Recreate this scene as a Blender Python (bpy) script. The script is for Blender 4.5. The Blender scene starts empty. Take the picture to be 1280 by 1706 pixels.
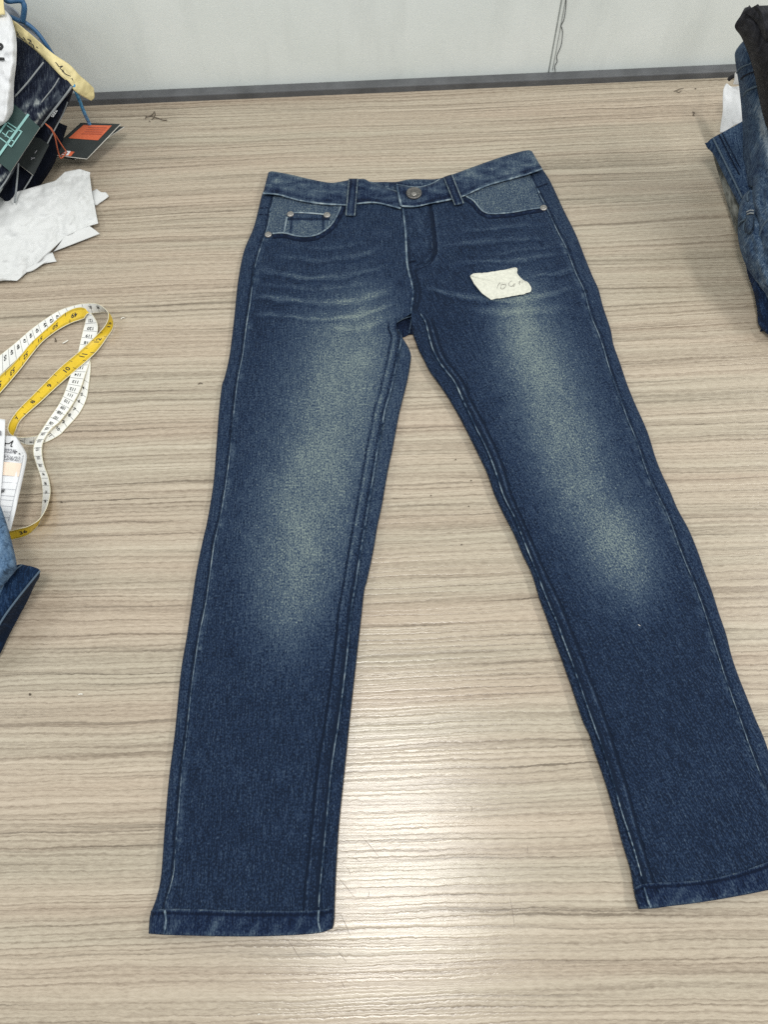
import bpy, math, random
import numpy as np
from mathutils import Matrix, Vector

random.seed(7)
rng = np.random.default_rng(7)
sc = bpy.context.scene
col = sc.collection

# ------------------------------------------------------------------ camera
W, Hh, F = 1280.0, 1706.0, 1232.0          # photograph size and focal length in its pixels
PITCH, ROLL, CAMH = math.radians(66.0), math.radians(4.5), 0.73
cp, sp, cr, sr = math.cos(PITCH), math.sin(PITCH), math.cos(ROLL), math.sin(ROLL)
fw = np.array([0, cp, -sp]); r0 = np.array([1.0, 0, 0]); u0 = np.array([0, sp, cp])
rt = cr * r0 - sr * u0
up = sr * r0 + cr * u0
cam_d = bpy.data.cameras.new('camera')
cam = bpy.data.objects.new('camera', cam_d)
col.objects.link(cam)
cam_d.sensor_fit = 'VERTICAL'; cam_d.sensor_height = 36.0; cam_d.lens = F / Hh * 36.0
cam_d.clip_start = 0.02; cam_d.clip_end = 50
M4 = Matrix(((rt[0], up[0], -fw[0], 0), (rt[1], up[1], -fw[1], 0), (rt[2], up[2], -fw[2], CAMH), (0, 0, 0, 1)))
cam.matrix_world = M4
sc.camera = cam

# ------------------------------------------------------------------ light
w = bpy.data.worlds.new('World'); sc.world = w; w.use_nodes = True
bg = w.node_tree.nodes['Background']
bg.inputs[0].default_value = (0.93, 0.97, 0.96, 1); bg.inputs[1].default_value = 0.64

def lamp(name, loc, sx, sy, power, colr=(1, 0.985, 0.95), rotz=0.0):
    d = bpy.data.lights.new(name, 'AREA'); d.shape = 'RECTANGLE'; d.size = sx; d.size_y = sy
    d.energy = power; d.color = colr
    o = bpy.data.objects.new(name, d); col.objects.link(o); o.location = loc; o.rotation_euler = (0, 0, rotz)
    return o
lamp('ceiling_lamp', (-0.08, 0.0, 1.95), 0.45, 0.62, 19)
lamp('ceiling_lamp', (-2.0, 0.55, 1.95), 0.30, 1.3, 14)
lamp('ceiling_lamp', (1.9, 0.40, 1.95), 0.30, 1.3, 37)

sc.view_settings.view_transform = 'Standard'; sc.view_settings.look = 'None'
sc.view_settings.exposure = 0.0; sc.view_settings.gamma = 1.0
sc.render.engine = 'CYCLES'
sc.cycles.use_denoising = False          # keeps the weave and the grain crisp
sc.render.filter_size = 1.2

# ------------------------------------------------------------------ helpers
def P(x, y, z=0.0):
    """points of the place that lie at height z on the sight line of a traced photograph point"""
    x, y, z = np.broadcast_arrays(np.asarray(x, float), np.asarray(y, float), np.asarray(z, float))
    d = fw * F + rt * (x[..., None] - W / 2) - up * (y[..., None] - Hh / 2)
    t = (z - CAMH) / d[..., 2]
    return np.array([0, 0, CAMH]) + d * t[..., None]

def catmull(pts, n_per=8):
    p = np.asarray(pts, float)
    if len(p) < 3:
        t = np.linspace(0, 1, n_per + 1)[:, None]
        return p[0] * (1 - t) + p[-1] * t
    q = np.vstack([2 * p[0] - p[1], p, 2 * p[-1] - p[-2]])
    out = []
    for i in range(1, len(q) - 2):
        for k in range(n_per):
            t = k / n_per
            a, b, c, d = q[i - 1], q[i], q[i + 1], q[i + 2]
            out.append(0.5 * ((2 * b) + (c - a) * t + (2 * a - 5 * b + 4 * c - d) * t * t + (3 * b - a - 3 * c + d) * t ** 3))
    out.append(q[-2])
    return np.array(out)

def by_len(p, n):
    d = np.r_[0, np.cumsum(np.linalg.norm(np.diff(p[:, :2], axis=0), axis=1))]
    s = np.linspace(0, d[-1], n)
    return np.stack([np.interp(s, d, p[:, k]) for k in range(p.shape[1])], 1)

def x_of_y(pts):
    c = catmull(pts, 6)
    o = np.argsort(c[:, 1])
    yy, xx = c[o, 1], c[o, 0]
    return lambda y: np.interp(y, yy, xx)

def y_of_x(pts):
    c = catmull(pts, 6)
    o = np.argsort(c[:, 0])
    xx, yy = c[o, 0], c[o, 1]
    return lambda x: np.interp(x, xx, yy)

_lat = rng.random((257, 257))
def vnoise(x, y):
    x = np.asarray(x, float); y = np.asarray(y, float)
    xi = np.floor(x).astype(int); yi = np.floor(y).astype(int)
    fx = x - xi; fy = y - yi
    fx = fx * fx * (3 - 2 * fx); fy = fy * fy * (3 - 2 * fy)
    g = lambda a, b: _lat[a % 256, b % 256]
    return (g(xi, yi) * (1 - fx) + g(xi + 1, yi) * fx) * (1 - fy) + (g(xi, yi + 1) * (1 - fx) + g(xi + 1, yi + 1) * fx) * fy

def fnoise(x, y, o=3):
    s = 0; a = 0.5
    for k in range(o):
        s = s + a * vnoise(x * 2 ** k + 17 * k, y * 2 ** k + 31 * k); a *= 0.5
    return s / (1 - 0.5 ** o)

def sm(a, b, x):
    t = np.clip((x - a) / (b - a), 0, 1)
    return t * t * (3 - 2 * t)

def tag(o, label=None, cat=None, group=None, kind=None):
    for k, v in (('label', label), ('category', cat), ('group', group), ('kind', kind)):
        if v: o[k] = v
    return o

def empty(name, loc):
    o = bpy.data.objects.new(name, None); col.objects.link(o); o.location = loc
    o.empty_display_size = 0.02
    return o

def obj(name, verts, faces, mat, parent=None, smooth=True, attrs=None, uv=None):
    me = bpy.data.meshes.new(name)
    verts = np.asarray(verts, float)
    me.from_pydata(verts.tolist(), [], faces)
    if smooth: me.polygons.foreach_set('use_smooth', [True] * len(me.polygons))
    for k, v in (attrs or {}).items():
        a = me.attributes.new(k, 'FLOAT', 'POINT'); a.data.foreach_set('value', np.asarray(v, np.float32).ravel())
    if uv is not None:
        l = me.uv_layers.new(name='UVMap')
        idx = np.empty(len(me.loops), np.int32); me.loops.foreach_get('vertex_index', idx)
        l.data.foreach_set('uv', np.asarray(uv, np.float32).reshape(-1, 2)[idx].ravel())
    if mat: me.materials.append(mat)
    me.update()
    o = bpy.data.objects.new(name, me); col.objects.link(o)
    if parent:
        o.parent = parent; o.matrix_parent_inverse = Matrix.Translation(-Vector(parent.location))
    return o

def grid_faces(nv, nu, base=0, flip=False):
    f = []
    for j in range(nv - 1):
        for i in range(nu - 1):
            a = base + j * nu + i
            q = (a, a + nu, a + nu + 1, a + 1)
            f.append(q[::-1] if flip else q)
    return f

def grid(name, pts, mat, parent=None, attrs=None, uv=None, thick=0.0, smooth=True):
    """an nv x nu net of points; the first row lies farthest, the first column leftmost, so normals face up"""
    nv, nu = pts.shape[:2]
    o = obj(name, pts.reshape(-1, 3), grid_faces(nv, nu), mat, parent, smooth, attrs, uv)
    if thick:
        m = o.modifiers.new('thick', 'SOLIDIFY'); m.thickness = thick; m.offset = -1
    return o

def prism(name, poly, mat, parent=None, thick=0.0006):
    """a card: world outline (any order) given a thickness straight down its own normal"""
    p = np.asarray(poly, float)
    n = np.zeros(3)
    for i in range(len(p)):
        n += np.cross(p[i], p[(i + 1) % len(p)])
    if n[2] < 0: p = p[::-1]; n = -n
    n /= np.linalg.norm(n)
    k = len(p)
    v = np.vstack([p, p - n * thick])
    f = [tuple(range(k)), tuple(range(2 * k - 1, k - 1, -1))] + [(i, i + k, (i + 1) % k + k, (i + 1) % k) for i in range(k)]
    return obj(name, v, f, mat, parent, smooth=False)

def tube(name, pts, r, mat, parent=None, seg=6, taper=None, attrs=None):
    p = np.asarray(pts, float); n = len(p)
    t = np.gradient(p, axis=0); t /= np.linalg.norm(t, axis=1)[:, None] + 1e-12
    ref = np.array([0.13, 0.21, 1.0])
    a = np.cross(t, ref); a /= np.linalg.norm(a, axis=1)[:, None] + 1e-9
    b = np.cross(t, a)
    rr = np.full(n, r) if taper is None else r * np.asarray(taper)
    ang = np.linspace(0, 2 * np.pi, seg, endpoint=False)
    v = p[:, None] + rr[:, None, None] * (np.cos(ang)[None, :, None] * a[:, None] + np.sin(ang)[None, :, None] * b[:, None])
    f = [(j * seg + i, j * seg + (i + 1) % seg, (j + 1) * seg + (i + 1) % seg, (j + 1) * seg + i) for j in range(n - 1) for i in range(seg)]
    f += [tuple(range(seg))[::-1], tuple((n - 1) * seg + i for i in range(seg))]
    return obj(name, v.reshape(-1, 3), f, mat, parent)

# ------------------------------------------------------------------ materials
def mat_new(name):
    m = bpy.data.materials.new(name); m.use_nodes = True
    nt = m.node_tree
    return m, nt, nt.nodes['Principled BSDF']

def N(nt, t, **kw):
    n = nt.nodes.new(t)
    for k, v in kw.items(): setattr(n, k, v)
    return n

def ramp(nt, stops, interp='LINEAR'):
    r = N(nt, 'ShaderNodeValToRGB'); e = r.color_ramp.elements
    r.color_ramp.interpolation = interp
    e[0].position, e[0].color = stops[0][0], (*stops[0][1], 1)
    e[1].position, e[1].color = stops[-1][0], (*stops[-1][1], 1)
    for p, c in stops[1:-1]:
        k = e.new(p); k.color = (*c, 1)
    return r

def math_n(nt, op, a, b=None, c=None, clamp=False):
    n = N(nt, 'ShaderNodeMath', operation=op); n.use_clamp = clamp
    for i, v in enumerate((a, b, c)):
        if v is None: continue
        if isinstance(v, (int, float)): n.inputs[i].default_value = v
        else: nt.links.new(v, n.inputs[i])
    return n.outputs[0]

def noise(nt, vec, scale, detail=4, rough=0.5, dim='3D'):
    n = N(nt, 'ShaderNodeTexNoise'); n.inputs['Scale'].default_value = scale
    n.inputs['Detail'].default_value = detail; n.inputs['Roughness'].default_value = rough
    nt.links.new(vec, n.inputs['Vector'])
    return n.outputs['Fac']

def mapping(nt, vec, scale=(1, 1, 1), loc=(0, 0, 0)):
    m = N(nt, 'ShaderNodeMapping'); m.inputs['Scale'].default_value = scale; m.inputs['Location'].default_value = loc
    nt.links.new(vec, m.inputs['Vector'])
    return m.outputs[0]

def simple(name, c, rough=0.6, var=0.06, scale=60, bump=0.0, metal=0.0, bscale=400, coat=0.0, spec=0.5):
    m, nt, b = mat_new(name)
    tc = N(nt, 'ShaderNodeTexCoord').outputs['Object']
    f = noise(nt, tc, scale, 4)
    lo = tuple(max(0, k * (1 - 2 * var)) for k in c); hi = tuple(min(1, k * (1 + 2 * var)) for k in c)
    r = ramp(nt, [(0.3, lo), (0.7, hi)]); nt.links.new(f, r.inputs[0]); nt.links.new(r.outputs[0], b.inputs['Base Color'])
    b.inputs['Roughness'].default_value = rough; b.inputs['Metallic'].default_value = metal
    b.inputs['Specular IOR Level'].default_value = spec
    if coat: b.inputs['Coat Weight'].default_value = coat
    if bump:
        bn = N(nt, 'ShaderNodeBump'); bn.inputs['Strength'].default_value = bump; bn.inputs['Distance'].default_value = 0.0006
        nt.links.new(noise(nt, tc, bscale, 3), bn.inputs['Height']); nt.links.new(bn.outputs[0], b.inputs['Normal'])
    return m

def denim(name, dark, mid, light, speck=1.25, streak=0.66, mott=0.12, fade0=0.0):
    """woven indigo twill: 'fade' (washed out patches) and 'wear' (abraded ridges, crease shade painted into the troughs) are set per garment"""
    m, nt, b = mat_new(name)
    L = nt.links.new
    uv = N(nt, 'ShaderNodeTexCoord').outputs['UV']
    fade = N(nt, 'ShaderNodeAttribute', attribute_name='fade').outputs['Fac']
    wear_shade = N(nt, 'ShaderNodeAttribute', attribute_name='wear_shade').outputs['Fac']
    n1 = noise(nt, mapping(nt, uv, (800, 460, 1)), 1.0, 1, 0.6)          # yarn speckle
    n2 = noise(nt, mapping(nt, uv, (700, 60, 1)), 1.0, 2, 0.6)            # slubby warp streaks
    n3 = noise(nt, mapping(nt, uv, (45, 30, 1)), 1.0, 4, 0.55)            # blotchy wash
    n4 = noise(nt, mapping(nt, uv, (300, 300, 1)), 1.0, 3, 0.6)
    n5 = noise(nt, mapping(nt, uv, (900, 420, 1), (3.7, 1.1, 0)), 1.0, 1, 0.5)   # pale weft flecks
    fl5 = math_n(nt, 'MULTIPLY', math_n(nt, 'MAXIMUM', math_n(nt, 'SUBTRACT', n5, 0.56), 0.0), 1.7 * speck)
    s = math_n(nt, 'MULTIPLY', math_n(nt, 'SUBTRACT', n1, 0.5), speck)
    amp = math_n(nt, 'ADD', math_n(nt, 'MULTIPLY', fade, 1.3), 0.60)
    s = math_n(nt, 'MULTIPLY', math_n(nt, 'ADD', s, fl5), amp)
    s = math_n(nt, 'ADD', s, math_n(nt, 'MULTIPLY', math_n(nt, 'SUBTRACT', n2, 0.5), streak))
    s = math_n(nt, 'ADD', s, math_n(nt, 'MULTIPLY', math_n(nt, 'SUBTRACT', n3, 0.5), mott))
    wv = math_n(nt, 'MULTIPLY', wear_shade, math_n(nt, 'ADD', math_n(nt, 'MULTIPLY', n4, 1.6), 0.1))
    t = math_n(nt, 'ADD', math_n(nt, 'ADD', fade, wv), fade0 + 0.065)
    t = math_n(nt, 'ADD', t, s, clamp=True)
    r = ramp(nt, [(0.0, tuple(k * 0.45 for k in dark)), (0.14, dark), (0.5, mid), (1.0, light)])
    L(t, r.inputs[0]); L(r.outputs[0], b.inputs['Base Color'])
    b.inputs['Roughness'].default_value = 0.85
    b.inputs['Specular IOR Level'].default_value = 0.12
    b.inputs['Sheen Weight'].default_value = 0.03; b.inputs['Sheen Roughness'].default_value = 0.5
    bn = N(nt, 'ShaderNodeBump'); bn.inputs['Strength'].default_value = 0.55; bn.inputs['Distance'].default_value = 0.0007
    hsum = math_n(nt, 'ADD', n1, math_n(nt, 'MULTIPLY', n2, 0.7))
    L(hsum, bn.inputs['Height']); L(bn.outputs[0], b.inputs['Normal'])
    return m

D_MAIN = denim('denim_washed', (0.0105, 0.0232, 0.0550), (0.050, 0.076, 0.112), (0.196, 0.240, 0.224))
D_BAND = denim('denim_band', (0.0062, 0.0155, 0.045), (0.046, 0.072, 0.110), (0.20, 0.245, 0.25), speck=0.85, mott=0.5)
D_SEAM = denim('denim_seam', (0.016, 0.036, 0.075), (0.12, 0.165, 0.21), (0.32, 0.38, 0.40), speck=0.8, streak=0.1, mott=0.7, fade0=0.30)
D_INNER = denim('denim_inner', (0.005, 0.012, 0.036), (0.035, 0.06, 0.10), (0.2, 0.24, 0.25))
D_NAVY = denim('denim_navy', (0.009, 0.013, 0.028), (0.075, 0.09, 0.11), (0.40, 0.43, 0.42), speck=0.4, mott=0.45)
D_NAVYEDGE = denim('denim_navy_edge', (0.10, 0.115, 0.13), (0.30, 0.32, 0.33), (0.62, 0.63, 0.6), mott=0.6, fade0=0.35)
D_LIGHT = denim('denim_light', (0.07, 0.13, 0.225), (0.15, 0.24, 0.36), (0.36, 0.46, 0.55), speck=0.9, mott=0.35, fade0=0.12)
D_MID = denim('denim_mid', (0.008, 0.022, 0.062), (0.060, 0.100, 0.160), (0.24, 0.29, 0.34), speck=0.8, mott=0.25)
D_LEGHEM = denim('denim_leg', (0.007, 0.023, 0.062), (0.055, 0.095, 0.155), (0.24, 0.29, 0.34), speck=0.6, mott=0.2)
D_BLACK = denim('twill_charcoal', (0.020, 0.020, 0.025), (0.055, 0.055, 0.062), (0.15, 0.15, 0.16), speck=0.2, mott=0.15)
D_BEIGE = denim('denim_wash_grey', (0.16, 0.165, 0.15), (0.24, 0.25, 0.235), (0.36, 0.37, 0.35), speck=0.2, mott=0.3)

PAPER = simple('white_paper', (0.72, 0.73, 0.75), 0.7, 0.02, 30, 0.15, bscale=250)
TISSUE = simple('tissue_paper', (0.64, 0.65, 0.65), 0.65, 0.02, 12, 0.22, bscale=90)
SCRAP = simple('masking_paper', (0.61, 0.61, 0.53), 0.75, 0.05, 260, 0.5, bscale=500)
CLOTH = simple('white_cotton', (0.73, 0.74, 0.76), 0.85, 0.03, 40, 0.4, bscale=900)
TAPE_Y = simple('cream_masking_tape', (0.70, 0.60, 0.31), 0.6, 0.07, 50, 0.4, bscale=220)
YELLOW = simple('yellow_vinyl', (0.68, 0.465, 0.018), 0.4, 0.04, 40)
WHITEV = simple('white_vinyl', (0.76, 0.76, 0.73), 0.4, 0.03, 40)
CREAM = simple('cream_edge', (0.72, 0.68, 0.52), 0.5, 0.04, 40)
INK = simple('black_ink', (0.018, 0.018, 0.02), 0.6, 0.05)
INKG = simple('grey_ink', (0.22, 0.22, 0.24), 0.6, 0.05)
PENCIL = simple('pencil_line', (0.25, 0.24, 0.22), 0.7, 0.25, 900)
RULE = simple('grey_rule', (0.45, 0.46, 0.50), 0.7, 0.03)
PEACH = simple('peach_cell', (0.80, 0.66, 0.54), 0.7, 0.03)
TAGTEAL = simple('green_card', (0.026, 0.056, 0.053), 0.6, 0.06, 50, spec=0.25)
TEAL = simple('teal_print', (0.22, 0.45, 0.43), 0.5, 0.04)
TAGDARK = simple('charcoal_card', (0.034, 0.040, 0.040), 0.6, 0.06, 50, spec=0.25)
ORANGE = simple('orange_print', (0.60, 0.13, 0.055), 0.5, 0.05)
CORD = simple('orange_cord', (0.52, 0.13, 0.06), 0.7, 0.1, 500)
RUST = simple('dark_orange_ink', (0.33, 0.075, 0.045), 0.6, 0.05)
BLUE = simple('blue_strap', (0.035, 0.12, 0.26), 0.4, 0.06, 50)
BLUEP = simple('blue_plastic', (0.06, 0.27, 0.50), 0.22, 0.25, 300, 0.6, bscale=300)
GREYBAG = simple('grey_blue_nylon', (0.26, 0.29, 0.34), 0.55, 0.06, 14, 0.3, bscale=90)
CARDEDGE = simple('card_edge', (0.60, 0.58, 0.53), 0.7, 0.05)
METAL = simple('aged_nickel', (0.34, 0.325, 0.31), 0.38, 0.18, 600, 0.3, metal=0.9, bscale=900)
METALD = simple('dark_nickel', (0.15, 0.145, 0.14), 0.45, 0.15, 500, 0.3, metal=0.85, bscale=900)
LINT = simple('brown_lint', (0.10, 0.075, 0.055), 0.9, 0.1)
LINTB = simple('black_lint', (0.02, 0.02, 0.024), 0.9, 0.1)
LINTW = simple('white_lint', (0.75, 0.72, 0.65), 0.9, 0.05)
SCRATCH = simple('scratch_line', (0.20, 0.16, 0.13), 0.8, 0.1)

def wood():
    m, nt, b = mat_new('grey_oak_laminate')
    L = nt.links.new
    tc = N(nt, 'ShaderNodeTexCoord').outputs['Object']
    sep = N(nt, 'ShaderNodeSeparateXYZ'); L(tc, sep.inputs[0])
    big = noise(nt, mapping(nt, tc, (1.5, 7, 1)), 1.0, 3, 0.5)
    mid = noise(nt, mapping(nt, tc, (16, 60, 1)), 1.0, 2, 0.5)
    fin = noise(nt, mapping(nt, tc, (150, 300, 1)), 1.0, 2, 0.6)
    y = math_n(nt, 'ADD', sep.outputs[1], math_n(nt, 'MULTIPLY', math_n(nt, 'SUBTRACT', big, 0.5), 0.026))
    y = math_n(nt, 'ADD', y, math_n(nt, 'MULTIPLY', math_n(nt, 'SUBTRACT', mid, 0.5), 0.0045))
    y = math_n(nt, 'ADD', y, math_n(nt, 'MULTIPLY', math_n(nt, 'SUBTRACT', fin, 0.5), 0.0026))
    cmb = N(nt, 'ShaderNodeCombineXYZ'); L(sep.outputs[0], cmb.inputs[0]); L(y, cmb.inputs[1])
    v = cmb.outputs[0]
    bands = noise(nt, mapping(nt, v, (0.8, 75, 1)), 1.0, 4, 0.6)
    lines = noise(nt, mapping(nt, v, (2.2, 205, 1), (3.1, 0, 0)), 1.0, 3, 0.62)
    lines2 = noise(nt, mapping(nt, v, (4.0, 470, 1), (8.3, 1, 0)), 1.0, 2, 0.55)
    fleck = noise(nt, mapping(nt, v, (120, 620, 1)), 1.0, 2, 0.7)
    hue = noise(nt, mapping(nt, v, (1.3, 26, 1), (5, 5, 0)), 1.0, 3, 0.5)
    # growth lines: slow rise, sharp dark edge, unevenly spaced
    ph = math_n(nt, 'MULTIPLY', y, 165.0)
    ph = math_n(nt, 'ADD', ph, math_n(nt, 'MULTIPLY', noise(nt, mapping(nt, v, (0.5, 22, 1), (2, 9, 0)), 1.0, 3, 0.55), 7.0))
    fr = math_n(nt, 'FRACT', ph)
    ring = ramp(nt, [(0.0, (0.30,) * 3), (0.10, (0.72,) * 3), (0.35, (0.80,) * 3), (0.78, (0.58,) * 3), (0.93, (0.16,) * 3), (1.0, (0.22,) * 3)])
    L(fr, ring.inputs[0])
    ringm = noise(nt, mapping(nt, v, (2.6, 40, 1), (1, 4, 0)), 1.0, 2, 0.6)
    rg = math_n(nt, 'MULTIPLY', math_n(nt, 'SUBTRACT', ring.outputs[0], 0.6), math_n(nt, 'MULTIPLY', ringm, 0.46))
    t = math_n(nt, 'ADD', math_n(nt, 'MULTIPLY', bands, 0.40), math_n(nt, 'MULTIPLY', lines, 0.38))
    t = math_n(nt, 'ADD', math_n(nt, 'ADD', t, 0.09), rg)
    t = math_n(nt, 'ADD', t, math_n(nt, 'MULTIPLY', lines2, 0.34))
    t = math_n(nt, 'ADD', t, math_n(nt, 'MULTIPLY', fleck, 0.42))
    t = math_n(nt, 'SUBTRACT', t, 0.35)
    r = ramp(nt, [(0.15, (0.140, 0.108, 0.080)), (0.33, (0.243, 0.196, 0.149)), (0.46, (0.345, 0.288, 0.225)), (0.57, (0.428, 0.366, 0.289)), (0.76, (0.527, 0.460, 0.374))])
    L(t, r.inputs[0])
    # thin dark pores along the grain
    pr = ramp(nt, [(0.33, (0.60, 0.59, 0.58)), (0.40, (1, 1, 1))]); L(lines, pr.inputs[0])
    mx = N(nt, 'ShaderNodeMix', data_type='RGBA', blend_type='MULTIPLY'); mx.inputs[0].default_value = 0.8
    L(r.outputs[0], mx.inputs[6]); L(pr.outputs[0], mx.inputs[7])
    hr = ramp(nt, [(0.35, (1.0, 0.970, 0.95)), (0.65, (0.97, 1.0, 0.985))]); L(hue, hr.inputs[0])
    mx2 = N(nt, 'ShaderNodeMix', data_type='RGBA', blend_type='MULTIPLY'); mx2.inputs[0].default_value = 1.0
    L(mx.outputs[2], mx2.inputs[6]); L(hr.outputs[0], mx2.inputs[7])
    L(mx2.outputs[2], b.inputs['Base Color'])
    ro = math_n(nt, 'ADD', math_n(nt, 'MULTIPLY', lines2, -0.20), 0.325)
    L(ro, b.inputs['Roughness'])
    b.inputs['Specular IOR Level'].default_value = 0.5
    bn = N(nt, 'ShaderNodeBump'); bn.inputs['Strength'].default_value = 0.36; bn.inputs['Distance'].default_value = 0.0008
    L(math_n(nt, 'ADD', math_n(nt, 'ADD', math_n(nt, 'MULTIPLY', lines, 0.6), math_n(nt, 'MULTIPLY', rg, 2.2)), math_n(nt, 'ADD', math_n(nt, 'MULTIPLY', lines2, 0.7), math_n(nt, 'MULTIPLY', fleck, 0.06))), bn.inputs['Height'])
    L(bn.outputs[0], b.inputs['Normal'])
    return m
WOOD = wood()

def wallmat():
    m, nt, b = mat_new('pale_painted_partition')
    L = nt.links.new
    tc = N(nt, 'ShaderNodeTexCoord').outputs['Object']
    a = noise(nt, tc, 9, 5, 0.6); s = noise(nt, tc, 70, 3, 0.7); st = noise(nt, mapping(nt, tc, (25, 25, 4)), 1, 4, 0.6)
    r = ramp(nt, [(0.3, (0.78, 0.825, 0.80)), (0.7, (0.85, 0.89, 0.87))]); L(a, r.inputs[0])
    r2 = ramp(nt, [(0.70, (1, 1, 1)), (0.80, (0.80, 0.80, 0.79))]); L(s, r2.inputs[0])
    r3 = ramp(nt, [(0.30, (0.93, 0.93, 0.93)), (0.5, (1, 1, 1))]); L(st, r3.inputs[0])
    x = N(nt, 'ShaderNodeMix', data_type='RGBA', blend_type='MULTIPLY'); x.inputs[0].default_value = 0.5
    L(r.outputs[0], x.inputs[6]); L(r2.outputs[0], x.inputs[7])
    x2 = N(nt, 'ShaderNodeMix', data_type='RGBA', blend_type='MULTIPLY'); x2.inputs[0].default_value = 1
    L(x.outputs[2], x2.inputs[6]); L(r3.outputs[0], x2.inputs[7])
    L(x2.outputs[2], b.inputs['Base Color']); b.inputs['Roughness'].default_value = 0.5
    return m
WALL = wallmat()
RAIL = simple('grey_rail', (0.095, 0.098, 0.105), 0.45, 0.10, 40, 0.2)
WALLLINE = simple('wall_joint', (0.36, 0.38, 0.37), 0.6, 0.1)

# ------------------------------------------------------------------ table and wall
A = P(157, 168); B = P(1222, 121)
dirw = (B - A) / np.linalg.norm(B - A)
YAW = math.atan2(dirw[1], dirw[0])
nrm = np.array([-dirw[1], dirw[0], 0.0])              # away from the camera
mid0 = A + dirw * np.dot(-A, dirw)                    # foot of the wall below the camera axis

def box(name, lo, hi, mat, parent=None, origin=(0, 0, 0), rotz=0.0, bevel=0.0):
    lo = np.array(lo); hi = np.array(hi)
    v = [[(lo, hi)[i][0], (lo, hi)[j][1], (lo, hi)[k][2]] for i in (0, 1) for j in (0, 1) for k in (0, 1)]
    f = [(0, 1, 3, 2), (4, 6, 7, 5), (0, 4, 5, 1), (2, 3, 7, 6), (0, 2, 6, 4), (1, 5, 7, 3)]
    o = obj(name, v, f, mat, None, smooth=False)
    o.location = origin; o.rotation_euler = (0, 0, rotz)
    if parent: o.parent = parent
    if bevel:
        m = o.modifiers.new('bevel', 'BEVEL'); m.width = bevel; m.segments = 2
    return o

table = box('work_table', (-1.5, -1.75, -0.03), (1.5, -0.0005, 0.0), WOOD, None, mid0, YAW)
tag(table, 'wide work table with a grey-beige wood-grain laminate top', 'table')
wall = empty('wall', mid0); wall.rotation_euler = (0, 0, YAW)
wall['kind'] = 'structure'

def wl(x, y):
    """local wall coordinates (along, up) of a traced point on the wall face"""
    d = fw * F + rt * (x - W / 2) - up * (y - Hh / 2)
    o = np.array([0, 0, CAMH])
    t = np.dot(mid0 + nrm * 0.006 - o, nrm) / np.dot(d, nrm)
    q = o + d * t
    return float(np.dot(q - mid0, dirw)), float(q[2])
xs0, zs0 = wl(914, 124)
box('wall_panel', (-1.6, 0.006, -0.05), (xs0 - 0.0012, 0.05, 1.3), WALL, wall)
box('wall_panel', (xs0 + 0.0012, 0.006, -0.05), (1.6, 0.05, 1.3), WALL, wall)
box('joint_strip', (xs0 - 0.0012, 0.0072, -0.05), (xs0 + 0.0012, 0.05, 1.3), WALLLINE, wall)
box('joint_bead', (xs0 + 0.0045, 0.0054, 0.012), (xs0 + 0.0056, 0.007, 1.3), WALLLINE, wall)
box('base_rail', (-1.6, -0.010, -0.05), (1.6, 0.0058, 0.0095), RAIL, wall, bevel=0.0015)

def wallpt(x, y, off=0.0048):
    a, z = wl(x, y)
    return mid0 + dirw * a + nrm * off + np.array([0, 0, z])
tp = catmull([(944, -30), (943.7, 0), (943, 14), (940, 32), (935.5, 41.6), (937.7, 52.5), (935.5, 74), (928, 93), (929, 101), (925, 109), (925.6, 119), (923.5, 125)], 6)
o = tube('thread', np.array([wallpt(a, b) for a, b in tp]), 0.0005, LINTB)
tag(o, 'dark wavy thread hanging down the pale wall', 'thread')

# scratches cut into the table top
for s in ([(601, 1391), (632, 1428)], [(586, 1427), (600, 1436)], [(578, 1444), (584, 1458)], [(560, 1458), (590, 1494)], [(567, 1522), (584, 1560)], [(562, 1584), (578, 1604)], [(850, 1494), (858, 1545)], [(879, 1407), (879, 1421)], [(568, 1634), (574, 1646)], [(615, 1484), (613, 1496)], [(785, 1342), (787, 1352)], [(478, 1564), (500, 1598)]):
    (xa, ya), (xb, yb) = s
    q = P([xa, (xa + xb) / 2 + 0.8, xb], [ya, (ya + yb) / 2, yb], 0.00012)
    d = q[-1] - q[0]; n = np.array([-d[1], d[0], 0]); n /= np.linalg.norm(n)
    wd = np.array([0.00006, 0.00022, 0.00008])[:, None]
    v = np.vstack([q - n * wd, q + n * wd])
    sc_o = obj('scratch', v, [(0, 1, 4, 3), (1, 2, 5, 4)], SCRATCH, None, False)
    sc_o.parent = table
    sc_o.matrix_parent_inverse = (Matrix.Translation(Vector(mid0)) @ Matrix.Rotation(YAW, 4, 'Z')).inverted()

# ------------------------------------------------------------------ the jeans
def pxm(y):                        # photograph pixels per metre on the table near row y
    return (np.asarray(y) + 1914.0) * 0.407 / CAMH

L_OUT = x_of_y([(440, 316), (436, 325), (430, 350), (422, 380), (405.7, 420), (396, 471), (389.6, 532), (382, 593), (373.5, 630), (369.5, 642), (364.5, 685), (360, 746), (355, 807), (345, 868), (337.6, 900), (327, 952), (319.7, 1000), (311, 1059), (301, 1119), (291, 1219), (281, 1298), (274, 1378), (268, 1458), (261, 1493), (252, 1518), (248.5, 1532), (247, 1562)])
L_SEAM = x_of_y([(457, 326), (452, 345), (447, 372), (444, 385), (434.7, 410), (425.5, 441), (421, 471), (417, 502), (412, 532), (408, 563), (404, 593), (396, 633), (389.6, 685), (384, 746), (376, 807), (366, 868), (357.5, 900), (343.6, 1000), (331.6, 1059), (319.7, 1139), (311, 1219), (301.8, 1298), (295, 1378), (288.6, 1458), (283, 1480), (275, 1510), (272, 1562)])
FLY = [(669, 330), (670.6, 341), (674.4, 372), (676, 390), (678, 433), (681, 453), (688, 481), (688, 497), (685.7, 513), (685, 522)]
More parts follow.
